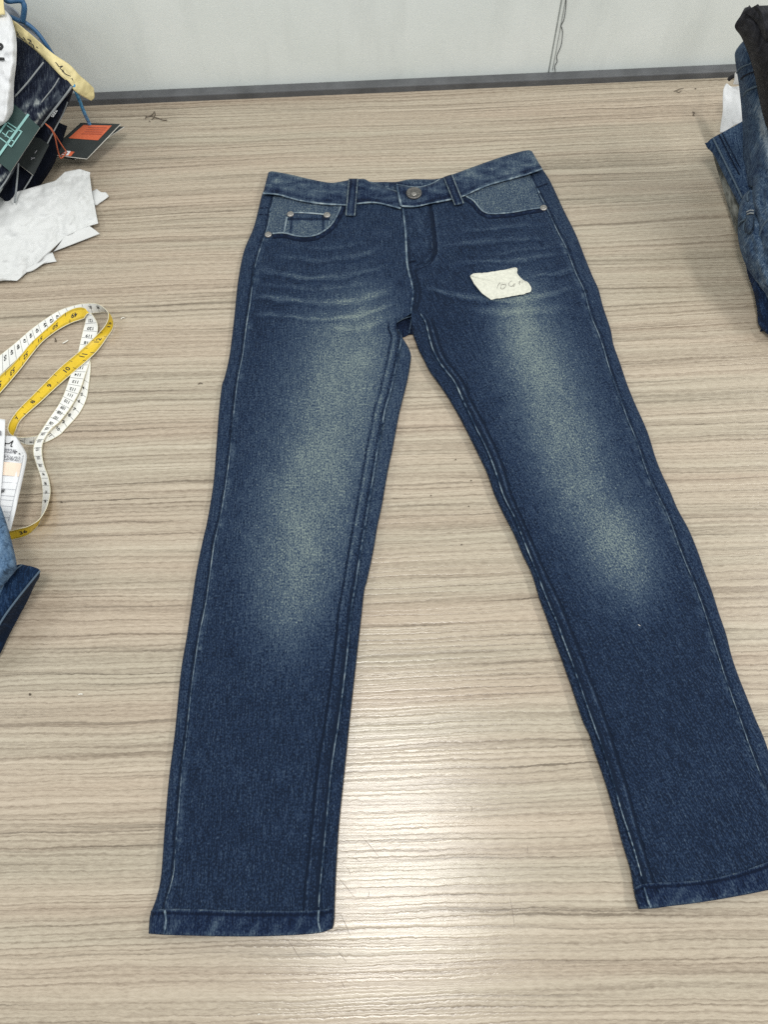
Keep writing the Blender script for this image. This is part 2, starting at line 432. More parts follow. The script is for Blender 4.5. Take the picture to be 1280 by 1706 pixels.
L_IN = x_of_y(FLY + [(674, 529), (662, 537), (661.5, 546), (670, 561), (681, 579), (685, 591), (684.6, 602), (680, 630), (674, 655), (666, 687), (660, 718), (654, 750), (647, 782), (641.5, 813), (636, 845), (629, 877), (624, 908), (617.7, 940), (611, 970), (607, 985), (601.5, 1035), (594.3, 1098), (583, 1200), (574.7, 1280), (565, 1374), (560.6, 1443), (558, 1500), (557.5, 1520), (556, 1540), (550, 1562)])
L_INS = [(664, 549), (669, 562), (663.6, 592), (657.3, 623), (650, 655), (645, 671), (640.8, 687), (635.4, 718), (629, 750), (624, 782), (618.7, 813), (613.3, 845), (608, 877), (602.8, 908), (597.5, 940), (592.7, 972), (587, 1003), (583, 1035), (580.7, 1066), (577.5, 1098), (566, 1190), (552.2, 1280), (543.4, 1374), (536.6, 1443), (533, 1480), (531, 1511), (530, 1553)]
R_OUT = x_of_y([(900, 272), (904, 281), (915, 297.5), (925, 317.5), (940, 350), (960, 390), (975, 428), (988, 460), (998, 482), (1005.6, 511), (1018, 548), (1023, 574), (1034, 605), (1044.7, 637), (1057, 668), (1071, 699), (1077.5, 714), (1083, 729), (1093, 762), (1104, 790), (1115.7, 814), (1130, 848), (1148, 881), (1163, 917), (1175, 952), (1188, 987), (1199, 1022), (1211, 1057), (1220, 1093), (1232, 1128), (1246, 1163), (1260, 1198), (1272, 1225), (1281, 1250), (1300, 1310), (1324, 1380), (1346, 1440), (1362, 1480), (1370, 1530)])
R_SEAM = x_of_y([(882, 290), (890, 306), (902.5, 330), (914, 352), (927.5, 382.5), (940, 402.5), (960, 455), (974, 484), (981, 511), (990, 539), (1002.5, 567.5), (1015, 611), (1034, 664), (1049, 705), (1062, 736), (1077.5, 783), (1093, 817.5), (1112, 855), (1127.5, 896), (1138, 925), (1158, 973), (1172, 1011), (1186, 1054), (1200, 1099), (1214, 1142), (1235, 1200), (1252.5, 1250), (1270, 1295), (1279, 1317), (1302, 1375), (1330, 1440), (1345, 1510)])
R_IN = x_of_y(FLY + [(686, 532), (688, 556), (693, 570), (698, 584), (706, 599), (717, 620), (740, 652), (759, 683), (777.5, 717.5), (796, 755), (812, 789), (824, 824), (840, 858), (856, 889), (871, 924), (887, 958), (899.5, 999), (909.5, 1026), (923.6, 1065), (934, 1093), (944.7, 1123), (953.5, 1148), (971, 1200), (982.5, 1225), (990, 1250), (1007.5, 1300), (1022.5, 1350), (1036, 1400), (1051, 1450), (1056, 1480), (1060, 1500), (1067, 1520)])
R_INS = [(700.5, 522), (709, 536), (713, 550), (716.6, 565.6), (723, 585), (733, 603.6), (744, 618), (759, 638), (774, 670.6), (793, 711), (812, 749), (827.5, 789), (840, 827), (859, 864), (874, 902), (893, 949), (912.5, 999), (929, 1037), (941, 1070), (952, 1098.5), (959, 1118), (987.5, 1200), (1007.5, 1255), (1022.5, 1302.5), (1037.5, 1355), (1055, 1407.5), (1070, 1460), (1082.5, 1512)]
R_INS2 = x_of_y([(703, 512), (716, 526), (724, 546), (732, 572), (744, 600), (771, 635), (784, 665), (812, 717), (837, 774), (852, 824), (874, 874), (893, 917), (915, 967), (935, 1008), (970, 1095), (1010, 1200), (1027, 1257), (1045, 1312), (1065, 1387), (1090, 1472), (1103, 1510)])
lins = x_of_y(L_INS); rins = x_of_y(R_INS)
WB_BOT_L = [(438, 322), (464, 324), (492, 332), (529, 338.4), (573, 341), (595, 339), (617, 337), (639, 339.5), (668, 347)]
WB_TOP_L = [(447, 287), (455, 285.5), (485.6, 291), (515, 298), (547, 304), (565, 303), (584, 299.5), (606, 298), (617, 303), (638, 311), (662, 319)]
WB_BOT_R = [(669, 343), (685, 344), (699, 342.5), (719, 338), (751, 332), (772, 326), (815, 307.5), (865, 294), (904, 281)]
WB_TOP_R = [(661, 307), (680, 310.5), (699, 311.5), (717, 307), (734, 298), (752, 291.5), (790, 277.5), (840, 260), (877, 250.5), (887, 252)]
HEM_BOT_L = [(247, 1558), (290, 1561), (407, 1563), (480, 1561), (530, 1557), (552, 1550)]
HEM_BOT_R = [(1065, 1517), (1092, 1516), (1120, 1512), (1160, 1507), (1210, 1499), (1280, 1486), (1358, 1468)]
HEM_TOP_L = [(251, 1517), (284, 1514), (400, 1517), (517, 1517), (557, 1512)]
HEM_TOP_R = [(1056, 1480), (1077, 1472), (1135, 1469), (1185, 1464), (1235, 1452), (1280, 1436), (1346, 1414)]

LEFT_FADE = catmull([(598, 560, 50, 0.58), (579, 610, 64, 0.66), (555, 690, 72, 0.60), (527, 790, 74, 0.58), (504, 880, 68, 0.60), (487, 950, 58, 0.58), (476, 1010, 48, 0.40), (470, 1060, 42, 0.10)], 6)
RIGHT_FADE = catmull([(868, 535, 40, 0.62), (884, 580, 46, 0.66), (910, 640, 50, 0.58), (940, 720, 52, 0.58), (968, 790, 52, 0.52), (1000, 860, 48, 0.50), (1030, 910, 46, 0.56), (1052, 950, 40, 0.42), (1068, 990, 36, 0.10)], 6)
WHISK_L = [([(465, 424), (520, 432), (580, 427), (635, 414)], 5, 0.16), ([(430, 450), (520, 462), (600, 455), (640, 442)], 6, 0.20), ([(430, 474), (530, 482), (610, 471)], 4, 0.14), ([(425, 491), (520, 503), (590, 500), (650, 483)], 6, 0.22), ([(425, 522), (530, 531), (600, 526), (655, 506)], 5, 0.20), ([(480, 404), (540, 414), (610, 404)], 4, 0.10), ([(540, 545), (600, 548), (645, 530)], 7, 0.14)]
WHISK_R = [([(770, 386), (830, 379), (900, 374)], 4, 0.13), ([(745, 409), (820, 402), (915, 394)], 5, 0.15), ([(760, 441), (850, 432), (935, 424)], 5, 0.16), ([(880, 462), (925, 455), (962, 444)], 5, 0.18), ([(710, 478), (770, 494), (860, 500), (955, 480)], 6, 0.20), ([(800, 425), (870, 416), (930, 410)], 3, 0.10), ([(780, 516), (860, 520), (950, 510)], 7, 0.12)]

def fade_of(x, y, path, whisk, side):
    best = np.zeros_like(x)
    for (a, b, s, i) in path:
        d2 = ((x - a) ** 2 + ((y - b) * 0.72) ** 2) / (s * s * 1.32)
        best = np.maximum(best, 0.92 * i * np.exp(-d2 * 0.85))
    n = fnoise(x / 38.0 + side * 50, y / 55.0, 4)
    best = best * (0.70 + 0.50 * n + 0.22 * (fnoise(x / 7.0, y / 13.0 + side * 5, 2) - 0.3))
    f = best
    for pts, wd, k in whisk:
        c = catmull(pts, 10)
        yy = np.interp(x, c[:, 0], c[:, 1]) + 7 * (fnoise(x / 30.0 + pts[0][1], y * 0 + side * 3, 3) - 0.5)
        wd = wd * (0.36 + 0.6 * vnoise(x / 26.0 + pts[0][1], y * 0 + side))
        inside = sm(c[0, 0] - 12, c[0, 0] + 30, x) * (1 - sm(c[-1, 0] - 30, c[-1, 0] + 12, x))
        brk = 0.15 + 1.5 * fnoise(x / 26.0 + side * 9 + pts[0][1], y / 11.0, 3)
        f = f + 1.25 * k * inside * brk * np.exp(-((y - yy) / wd) ** 2)
        f = f - 0.35 * k * inside * np.exp(-((y - yy - 2.0 * wd) / wd) ** 2)
    f = f + 0.05 * (fnoise(x / 60 + 5, y / 60 + side * 20, 3) - 0.5)
    f = f + 0.05 * (1 - sm(330, 560, y))
    return f

def leg_height(x, y, side):
    """height of the cloth over the table, in metres"""
    s = pxm(y)
    xl, xr = (L_OUT(y), L_IN(y)) if side == 0 else (R_IN(y), R_OUT(y))
    sl, sr2 = (0.98, 0.97) if side == 0 else (0.92, 0.91)
    dl = (x - xl) * sl / s; dr = (xr - x) * sr2 / s
    fly_zone = 1 - sm(512, 548, y)
    if side == 0: dr = dr + 0.03 * fly_zone
    else: dl = dl + 0.03 * fly_zone
    d = np.maximum(np.minimum(dl, dr), 0)
    R = 0.0042
    k = np.clip(d / R, 0, 1)
    h = 0.0050 + 0.0048 * np.sqrt(1 - (1 - k) ** 2) + 0.0030 * sm(0.0, 0.045, d)
    h = h + 0.0010 * np.maximum(0, 1 - np.abs(fnoise(x / 46 + side * 21, y / 17 + x / 60, 2) - 0.5) * 14) * sm(0.004, 0.02, d)
    h = h + 0.0034 * (fnoise(x / 70 + side * 40, y / 120 + 3, 3) - 0.5) * sm(0.002, 0.02, d)
    h = h + 0.0012 * (fnoise(x / 22 + side * 13, y / 34, 2) - 0.5) * sm(0.002, 0.012, d)
    so = (L_SEAM(y) if side == 0 else R_SEAM(y)); sgn = 1 if side == 0 else -1
    q = (x - so) * sgn / s                           # + = towards the middle of the leg
    puck = 0.6 + 0.8 * vnoise(y / 9.0 + side * 7, x * 0 + 3.3)
    h = h + 0.0010 * np.exp(-np.abs(q) / 0.007) * (vnoise(y / 6.5, x * 0 + side * 4) - 0.5)
    h = h + 0.0011 * np.exp(-(q / 0.0013) ** 2) * puck - 0.0010 * np.exp(-((q + 0.0022) / 0.0011) ** 2)
    si = lins(y) if side == 0 else rins(y)
    s2 = si - (17 + (y - 600) * 0.0085) if side == 0 else R_INS2(y)
    q = (si - x) * sgn / s; q2 = (s2 - x) * sgn / s
    on = sm(515, 545, y)
    band = sm(-0.0006, 0.0006, q) * (1 - sm(-0.0006, 0.0006, q2))
    h = h + on * (0.0010 * band - 0.0008 * np.exp(-((q + 0.0016) / 0.0010) ** 2) - 0.0010 * np.exp(-((q2 - 0.0004) / 0.0009) ** 2))
    if side == 1:       # fly placket stands a little proud
        ins = sm(FLYX(y) - 1, FLYX(y) + 3, x) * (1 - sm(JX(y) - 5, JX(y) + 1, x)) * (1 - sm(428, 446, y))
        h = h + 0.0008 * ins - 0.0009 * np.exp(-((x - JX(y)) / 2.2) ** 2) * (1 - sm(430, 440, y))
    return h

FLYX = x_of_y(FLY)
GX = x_of_y([(691, 440), (692, 450), (695, 462), (699, 480), (700, 495), (696, 510), (693, 524)])
JX = x_of_y([(716, 335), (718, 350), (721, 372), (723.5, 391), (725, 408), (724, 424), (718, 434), (706, 441), (693, 446)])

def leg_wear_shade(x, y, side):  # pale abraded ridges; dark troughs mix unworn indigo with painted crease shade
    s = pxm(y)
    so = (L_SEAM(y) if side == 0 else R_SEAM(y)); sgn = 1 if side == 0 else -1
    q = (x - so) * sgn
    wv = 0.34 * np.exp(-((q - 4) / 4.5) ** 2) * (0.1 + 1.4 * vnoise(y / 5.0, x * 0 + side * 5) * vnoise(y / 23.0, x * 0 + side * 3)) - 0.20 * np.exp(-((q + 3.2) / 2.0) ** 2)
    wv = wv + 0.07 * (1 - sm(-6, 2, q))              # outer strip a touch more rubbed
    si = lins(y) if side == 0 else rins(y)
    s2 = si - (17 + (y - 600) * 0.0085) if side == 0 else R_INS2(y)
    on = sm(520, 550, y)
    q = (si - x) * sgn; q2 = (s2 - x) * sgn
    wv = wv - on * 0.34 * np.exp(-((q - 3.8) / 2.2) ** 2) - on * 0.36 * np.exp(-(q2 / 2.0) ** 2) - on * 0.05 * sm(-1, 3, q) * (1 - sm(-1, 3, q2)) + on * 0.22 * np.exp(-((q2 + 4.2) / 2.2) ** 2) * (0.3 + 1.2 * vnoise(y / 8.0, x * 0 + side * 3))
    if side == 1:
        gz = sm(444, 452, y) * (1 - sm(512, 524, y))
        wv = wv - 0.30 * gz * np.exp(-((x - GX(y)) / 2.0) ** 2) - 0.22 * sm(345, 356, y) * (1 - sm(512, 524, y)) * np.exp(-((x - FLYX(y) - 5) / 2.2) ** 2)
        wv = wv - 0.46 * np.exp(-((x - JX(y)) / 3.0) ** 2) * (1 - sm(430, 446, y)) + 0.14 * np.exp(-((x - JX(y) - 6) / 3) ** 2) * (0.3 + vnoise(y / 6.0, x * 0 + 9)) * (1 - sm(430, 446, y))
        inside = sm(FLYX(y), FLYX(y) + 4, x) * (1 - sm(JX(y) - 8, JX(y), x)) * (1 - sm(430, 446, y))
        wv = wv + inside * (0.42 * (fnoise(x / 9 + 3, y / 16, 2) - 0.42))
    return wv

JEANS = empty('jeans', P(670, 900, 0.0))
tag(JEANS, 'dark blue jeans with faded thighs, laid flat in the middle of the table', 'jeans')

def leg_uv(pts, ang):
    c, s = math.cos(ang), math.sin(ang)
    return np.stack([pts[..., 0] * c + pts[..., 1] * s, -pts[..., 0] * s + pts[..., 1] * c], -1)

def build_leg(side, nu, nv):
    t = np.linspace(0, 1, nu); u = 0.5 - 0.5 * np.cos(np.pi * t); u = 0.6 * u + 0.4 * t
    v = np.linspace(0, 1, nv)[:, None]
    if side == 0:
        top, bot = by_len(catmull(WB_BOT_L, 6), 60), by_len(catmull(HEM_BOT_L, 6), 60)
        fl, fr = L_OUT, L_IN
    else:
        top, bot = by_len(catmull(WB_BOT_R, 6), 60), by_len(catmull(HEM_BOT_R, 6), 60)
        fl, fr = R_IN, R_OUT
    uu = np.linspace(0, 1, 60)
    yt = np.interp(u, uu, top[:, 1]) - 5; yb = np.interp(u, uu, bot[:, 1]) - 3
    y = yt[None] + v * (yb - yt)[None]
    x = fl(y) * (1 - u[None]) + fr(y) * u[None]
    h = leg_height(x, y, side)
    # the cloth curls under itself along both edges down to the table
    x = np.concatenate([x[:, :1] + 6, x[:, :1] + 1.6, x, x[:, -1:] - 1.6, x[:, -1:] - 6], 1)
    y = np.concatenate([y[:, :1]] * 2 + [y] + [y[:, -1:]] * 2, 1)
    h = np.concatenate([h[:, :1] * 0 + 0.0004, h[:, :1] * 0.42, h, h[:, -1:] * 0.42, h[:, -1:] * 0 + 0.0004], 1)
    pts = P(x, y, h)
    ang = math.radians(-3) if side == 0 else math.radians(19)
    at = {'fade': fade_of(x, y, LEFT_FADE if side == 0 else RIGHT_FADE, WHISK_L if side == 0 else WHISK_R, side), 'wear_shade': leg_wear_shade(x, y, side)}
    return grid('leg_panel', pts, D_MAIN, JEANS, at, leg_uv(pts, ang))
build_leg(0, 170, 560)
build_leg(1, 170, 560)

# back panel seen through the crotch and behind the open waist
g = np.array([[(655, 520), (672, 520), (688, 516), (705, 516)], [(656, 535), (672, 530), (688, 526), (705, 530)], [(660, 548), (672, 545), (684, 543), (698, 548)], [(668, 563), (675, 561), (683, 557), (691, 558)]], float)

def bic(ctrl, nu, nv, lin=False):
    c = np.asarray(ctrl, float)
    if lin:
        r = np.stack([by_t(q, nu) for q in c])
        return np.stack([by_t(r[:, i], nv) for i in range(nu)], 1)
    rows = np.stack([by_t(catmull(r, 8), nu) for r in c])
    return np.stack([by_t(catmull(rows[:, i], 8), nv) for i in range(nu)], 1)

def by_t(p, n):
    s = np.linspace(0, len(p) - 1, n); i = np.minimum(s.astype(int), len(p) - 2); f = (s - i)[:, None]
    return p[i] * (1 - f) + p[i + 1] * f
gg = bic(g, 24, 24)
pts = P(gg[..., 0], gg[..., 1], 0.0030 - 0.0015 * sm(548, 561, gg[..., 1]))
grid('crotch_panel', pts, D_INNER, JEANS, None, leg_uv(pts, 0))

def seam(name, pl, width, hfun, zoff=0.0004, mat=None, parent=None, n=None, zamp=0.00015, wob=0.5, bulge=0.0007, fadd=0.0):
    """a raised stitched fold: half-round ribbon lying on the cloth along a traced line"""
    c = catmull(pl, 8)
    ln = np.sum(np.linalg.norm(np.diff(c, axis=0), axis=1))
    n = n or int(max(8, ln / 3.0))
    c = by_len(c, n)
    tg = np.gradient(c, axis=0); tg /= np.linalg.norm(tg, axis=1)[:, None]
    nr = np.stack([-tg[:, 1], tg[:, 0]], 1)
    k = np.arange(n)
    c = c + nr * (wob * (vnoise(k / 4.0, k * 0 + 5.5) - 0.5))[:, None]
    wd = width * (0.85 + 0.3 * vnoise(k / 2.2, k * 0 + ln))
    off = np.array([-0.5, -0.3, 0.0, 0.3, 0.5]); up_ = np.array([-0.5, 0.65, 1.0, 0.65, -0.5])
    xy = c[:, None] + nr[:, None] * (off[None, :, None] * wd[:, None, None])
    h = hfun(c[:, 0], c[:, 1])[:, None] + zoff + bulge * up_[None] + zamp * ((k % 2) * 2 - 1)[:, None] * (up_[None] > 0)
    pts = P(xy[..., 0], xy[..., 1], h)
    s = np.r_[0, np.cumsum(np.linalg.norm(np.diff(pts[:, 2], axis=0), axis=1))]
    uv = np.stack(np.broadcast_arrays(off[None] * 0.003, s[:, None]), -1)
    pts = pts if True else pts
    fdv = 0.55 * (vnoise(k * 0.8, k * 0 + ln) - 0.5) + 0.50 * (vnoise(k / 8.0, k * 0 + ln + 3) - 0.5)
    fdv = np.repeat(fdv[:, None], 5, 1) - np.array([0.3, 0, 0, 0, 0.3])[None] + fadd
    o = grid(name, pts, mat or D_SEAM, parent or JEANS, {'fade': fdv, 'wear_shade': 0 * fdv}, uv)
    m = np.array(o.data.polygons[0].normal)
    if m[2] < 0: o.data.flip_normals()
    return o
hl = lambda x, y: leg_height(x, y, 0); hr = lambda x, y: leg_height(x, y, 1)
ys = np.r_[np.arange(328, 1480, 24), np.arange(1480, 1556, 10)]
seam('outseam', [(float(L_SEAM(k)), k) for k in ys], 2.0, hl, -0.0001)
ysr = np.arange(292, 1500, 24.0)
seam('outseam', [(float(R_SEAM(k)), k) for k in ysr], 1.7, hr, -0.0001)
seam('inseam', L_INS[:-1], 2.6, hl, 0.0006, fadd=-0.06)
seam('inseam', R_INS[:-1], 2.7, hr, 0.0005, fadd=-0.06)
seam('fly_seam', FLY[1:], 3.4, hr, 0.0009)
seam('crotch_seam', [(661, 537), (672, 531), (685, 527), (700, 523)], 2.6, lambda x, y: np.full_like(x, 0.0062), 0.0)
seam('crotch_seam', [(686, 530), (684, 543), (682, 555)], 2.2, lambda x, y: np.full_like(x, 0.0034), 0.0)
seam('fly_stitch', [(float(JX(k)) + 3.5, k) for k in np.arange(352, 426, 8.0)] + [(718, 438), (706, 445), (694, 450)], 2.2, hr, -0.0002, D_BAND, bulge=0.0005)
seam('fly_stitch', [(float(JX(k)) - 5, k) for k in np.arange(352, 420, 8.0)] + [(712, 432), (702, 438), (692, 442)], 1.8, hr, -0.0002, D_BAND, bulge=0.0005)
seam('bar_tack', [(682, 436), (693, 435)], 3.0, hr, 0.0004, D_BAND)

# waistband: left end tucks under the right end
def wb_strip(name, top, bot, z, nu, nv, mat, side, round_l=False, round_r=False):
    t = by_len(catmull(top, 8), nu); b = by_len(catmull(bot, 8), nu)
    v = np.linspace(0, 1, nv)[:, None]
    x = t[None, :, 0] * (1 - v) + b[None, :, 0] * v; y = t[None, :, 1] * (1 - v) + b[None, :, 1] * v
    u = np.linspace(0, 1, nu)[None]
    ed = np.minimum(v, 1.15 - v) * 34
    if round_l: ed = np.minimum(ed, u * 230)
    if round_r: ed = np.minimum(ed, (1 - u) * 230)
    k = np.clip(ed / 4.0, 0, 1)
    h = z - 0.0050 * (1 - np.sqrt(1 - (1 - k) ** 2)) + 0.0016 * (fnoise(x / 24 + side * 9, y / 18, 3) - 0.5)
    h = h + 0.0006 * np.exp(-((v - 0.93) / 0.04) ** 2)
    pts = P(x, y, h)
    fd = 0.62 * (fnoise(x / 20 + side * 31, y / 5.5, 3) - 0.34) + 0.12 * sm(0.08, 0.0, v) + 0.16 * (fnoise(x / 5.0, y / 22.0, 2) - 0.5)
    fd = fd + 0.09 + 0.13 * sm(70, 120, np.abs(x - 670)) - 0.20 * np.exp(-((v - 0.86) / 0.07) ** 2)
    ang = 0.0
    return grid(name, pts, mat, JEANS, {'fade': fd, 'wear_shade': 0 * fd}, leg_uv(pts, ang))
BWT = [(598, 300), (618, 303), (640, 303), (661, 303), (680, 299), (702, 298.5), (725, 298.5), (742, 295), (757, 291)]
BWB = [(598, 326), (618, 328), (640, 330), (661, 330), (680, 330), (702, 328), (725, 324), (742, 320), (757, 316)]
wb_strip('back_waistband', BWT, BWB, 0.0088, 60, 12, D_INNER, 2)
WLB = wb_strip('waistband', WB_TOP_L, WB_BOT_L, 0.0147, 130, 22, D_BAND, 0, round_l=True)
WRB = wb_strip('waistband', WB_TOP_R, [(669, 344)] + WB_BOT_R[1:], 0.0162, 130, 22, D_BAND, 1, round_r=True)
cst = lambda z: (lambda x, y: np.full_like(x, z))
seam('waist_seam', WB_BOT_L, 3.2, cst(0.0142), 0.0006, fadd=0.22)
seam('waist_seam', WB_BOT_R, 3.2, cst(0.0155), 0.0006, fadd=0.22)
seam('waist_edge', WB_TOP_R[:5], 1.8, cst(0.0126), 0.0006, fadd=0.15)
seam('waist_edge', WB_TOP_L[8:], 1.8, cst(0.0110), 0.0006, fadd=0.1)
seam('waist_overlap', [(661.5, 308), (664, 322), (669, 343)], 4.2, cst(0.0165), 0.0)

# hems
def hem(top, bot, side, nu=120, nv=18):
    t = by_len(catmull(top, 8), nu); b = by_len(catmull(bot, 8), nu)
    v = np.linspace(0, 1, nv)[:, None]
    x = t[None, :, 0] * (1 - v) + b[None, :, 0] * v; y = t[None, :, 1] * (1 - v) + b[None, :, 1] * v
    xi = x.copy()
    h = leg_height(xi, y, side) + 0.0011
    kv = np.clip((1 - v) / 0.16, 0, 1)
    h = h - 0.0070 * (1 - np.sqrt(1 - (1 - kv) ** 2))
    rope = np.sin((x + (y - 1500) * 0.7) / 5.6 + 3 * vnoise(x / 30, y * 0))
    h = np.maximum(h + 0.00035 * rope * sm(0.05, 0.3, v), 0.0032)
    h = h - 0.0012 * np.exp(-((v - 0.10) / 0.05) ** 2)
    h[-1] = 0.0004; y[-1] -= 4.0; h[:, 0] = np.minimum(h[:, 0], 0.002); h[:, -1] = np.minimum(h[:, -1], 0.002)
    pts = P(x, y, h)
    fd = 0.05 + 0.20 * np.clip(rope * 0.5 + 0.2, 0, 1) * (0.3 + 1.2 * vnoise(x / 17 + 3, y * 0 + side * 5)) * sm(0.12, 0.4, v) * (fnoise(x / 9, y / 14, 2) * 1.7) + 0.26 * np.exp(-((v - 0.90) / 0.08) ** 2) * vnoise(x / 12, y * 0 + 2)
    fd = fd - 0.22 * np.exp(-((v - 0.15) / 0.05) ** 2) + 0.36 * np.exp(-(v / 0.07) ** 2) * fnoise(x / 7, y * 0 + 8, 2) * 1.4
    ang = math.radians(-3) if side == 0 else math.radians(15)
    return grid('hem', pts, D_BAND, JEANS, {'fade': fd, 'wear_shade': 0 * fd}, leg_uv(pts, ang))
hem(HEM_TOP_L, HEM_BOT_L, 0); hem(HEM_TOP_R, HEM_BOT_R, 1)
seam('hem_seam', [(274, 1516), (276, 1535), (273, 1556)], 4.0, lambda x, y: leg_height(x, y, 0) + 0.0010)
seam('hem_seam', [(531, 1516), (530, 1535), (534, 1553)], 3.6, lambda x, y: leg_height(x, y, 0) + 0.0010)
seam('hem_seam', [(1074, 1478), (1079, 1496), (1085, 1512)], 3.6, lambda x, y: leg_height(x, y, 1) + 0.0010)

# pockets
def coons(top, bot, left, right, nu, nv):
    T, Bt = by_len(catmull(top, 8), nu), by_len(catmull(bot, 8), nu)
    Lf, Rg = by_len(catmull(left, 8), nv), by_len(catmull(right, 8), nv)
    u = np.linspace(0, 1, nu)[None, :, None]; v = np.linspace(0, 1, nv)[:, None, None]
    return (1 - v) * T[None] + v * Bt[None] + (1 - u) * Lf[:, None] + u * Rg[:, None] - ((1 - u) * (1 - v) * T[0] + u * (1 - v) * T[-1] + (1 - u) * v * Bt[0] + u * v * Bt[-1])

def pocket(top, bot, left, right, side, f0):
    q = coons(top, bot, left, right, 60, 36)
    x, y = q[..., 0], q[..., 1]
    h = leg_height(x, y, side) + 0.0004
    pts = P(x, y, h)
    fd = f0 + 0.16 * (fnoise(x / 16, y / 12 + side * 9, 3) - 0.5)
    return grid('pocket_facing', pts, D_MAIN, JEANS, {'fade': fd, 'wear_shade': 0 * fd}, leg_uv(pts, 0))
PK_L = [(442, 390), (454, 389), (474, 388), (492.5, 392.5), (511, 394), (530, 390), (546, 380), (555, 370), (564, 354), (568, 343)]
PK_R = [(777, 327), (790, 335), (802, 349), (810, 354), (820, 356), (852, 354), (880, 349), (905, 345.5)]
pocket([(457, 325), (492, 331), (529, 337), (569, 340)], PK_L[:-1], [(457, 325), (452, 345), (447, 372), (442, 390)], [(569, 340), (564, 354)], 0, 0.34)
pocket([(776, 324), (815, 307), (865, 293), (882, 289)], PK_R, [(776, 324), (777, 327)], [(882, 289), (890, 306), (905, 345.5)], 1, 0.36)
def strip_band(name, pl, width, hf, zoff, mat, fadev, parent=None):
    c = by_len(catmull(pl, 8), 70)
    tg = np.gradient(c, axis=0); tg /= np.linalg.norm(tg, axis=1)[:, None]
    nr = np.stack([-tg[:, 1], tg[:, 0]], 1)
    off = np.linspace(0, 1, 7)
    xy = c[:, None] + nr[:, None] * (off[None, :, None] * width)
    h = hf(xy[..., 0], xy[..., 1]) + zoff + 0.0006 * np.sin(np.pi * off)[None] ** 0.5
    pts = P(xy[..., 0], xy[..., 1], h)
    fd = fadev + 0.34 * (fnoise(xy[..., 0] / 5, xy[..., 1] / 5, 2) - 0.5) - 0.3 * np.exp(-((off[None] - 0.92) / 0.1) ** 2)
    o = grid(name, pts, mat, parent or JEANS, {'fade': fd, 'wear_shade': 0 * fd}, leg_uv(pts, 0))
    if o.data.polygons[100].normal[2] < 0: o.data.flip_normals()
    return o
strip_band('pocket_edge', PK_L[1:], 8.5, hl, 0.0003, D_BAND, -0.02)
strip_band('pocket_edge', PK_R, 8.0, hr, 0.0003, D_BAND, -0.02)
seam('pocket_seam', PK_L[1:], 2.8, hl, 0.0013, fadd=0.22)
seam('pocket_seam', PK_R, 2.6, hr, 0.0013, fadd=0.2)
# coin pocket
q = coons([(478, 356), (510, 354.5), (550, 359)], [(473, 388.5), (488, 391), (511, 393), (530, 389), (547, 379)], [(478, 356), (473, 388.5)], [(550, 359), (547, 379)], 40, 24)
pts = P(q[..., 0], q[..., 1], leg_height(q[..., 0], q[..., 1], 0) + 0.0010)
x, y = q[..., 0], q[..., 1]
fd = 0.36 + 0.14 * (fnoise(x / 9, y / 9, 2) - 0.5) - 0.45 * np.exp(-((y - 365.5) / 1.8) ** 2) - 0.42 * np.exp(-((x - 486 + (y - 365) * 0.1) / 1.8) ** 2) - 0.42 * np.exp(-((x - 538.5) / 1.8) ** 2) - 0.20 * ((y < 365))
COIN = grid('coin_pocket', pts, D_MAIN, JEANS, {'fade': fd, 'wear_shade': 0 * fd}, leg_uv(pts, 0))
for pl in ([(484, 354.5), (510, 354.5), (548, 358)], [(478, 361), (473, 387)], [(549, 368), (547, 379)]):
    seam('coin_pocket_seam', pl, 2.8, hl, 0.0016, fadd=0.3)
# bar tacks on the side seams
for pl, hf in (([(432, 346.5), (447, 346)], hl), ([(431, 357.5), (446, 357.5)], hl), ([(893, 313), (913, 306)], hr)):
    seam('side_fold', pl, 3.0, hf, -0.0002, D_BAND, bulge=0.0009)
seam('bar_tack', [(451, 346), (448.5, 357)], 4.0, hl, 0.0006)
seam('bar_tack', [(895, 313), (899, 322)], 3.2, hr, 0.0006)

# belt loops
def loop(tl, tr, bl, br, z):
    q = coons([tl, tr], [bl, br], [tl, bl], [tr, br], 13, 28)
    u = np.linspace(-1, 1, 13)[None]; v = np.linspace(0, 1, 28)[:, None]
    h = z + 0.0012 * np.cos(u * 1.2) - 0.0045 * np.exp(-(v / 0.07) ** 2) - 0.0018 * sm(0.72, 1.0, v) + 0.0007 * (np.abs(np.abs(u) - 0.72) < 0.18)
    pts = P(q[..., 0], q[..., 1], h + 0 * v)
    fd = 0.06 + 0.95 * np.exp(-((np.abs(u) - 0.92) / 0.13) ** 2) * (0.5 + fnoise(q[..., 0] / 3, q[..., 1] / 4, 2)) - 0.26 * np.exp(-((np.abs(u) - 0.62) / 0.13) ** 2) + 0.5 * np.exp(-((v - 0.985) / 0.022) ** 2) + 0.14 * np.exp(-(u / 0.25) ** 2)
    o = grid('belt_loop', pts, D_BAND, JEANS, {'fade': fd + 0 * v, 'wear_shade': 0 * fd}, leg_uv(pts, 0))
    m = o.modifiers.new('thick', 'SOLIDIFY'); m.thickness = 0.0016; m.offset = -1
loop((581, 297.5), (597, 297.5), (575.5, 358), (592, 359), 0.0170)
loop((738.5, 295), (754, 290), (757.5, 341.5), (773.5, 338), 0.0184)

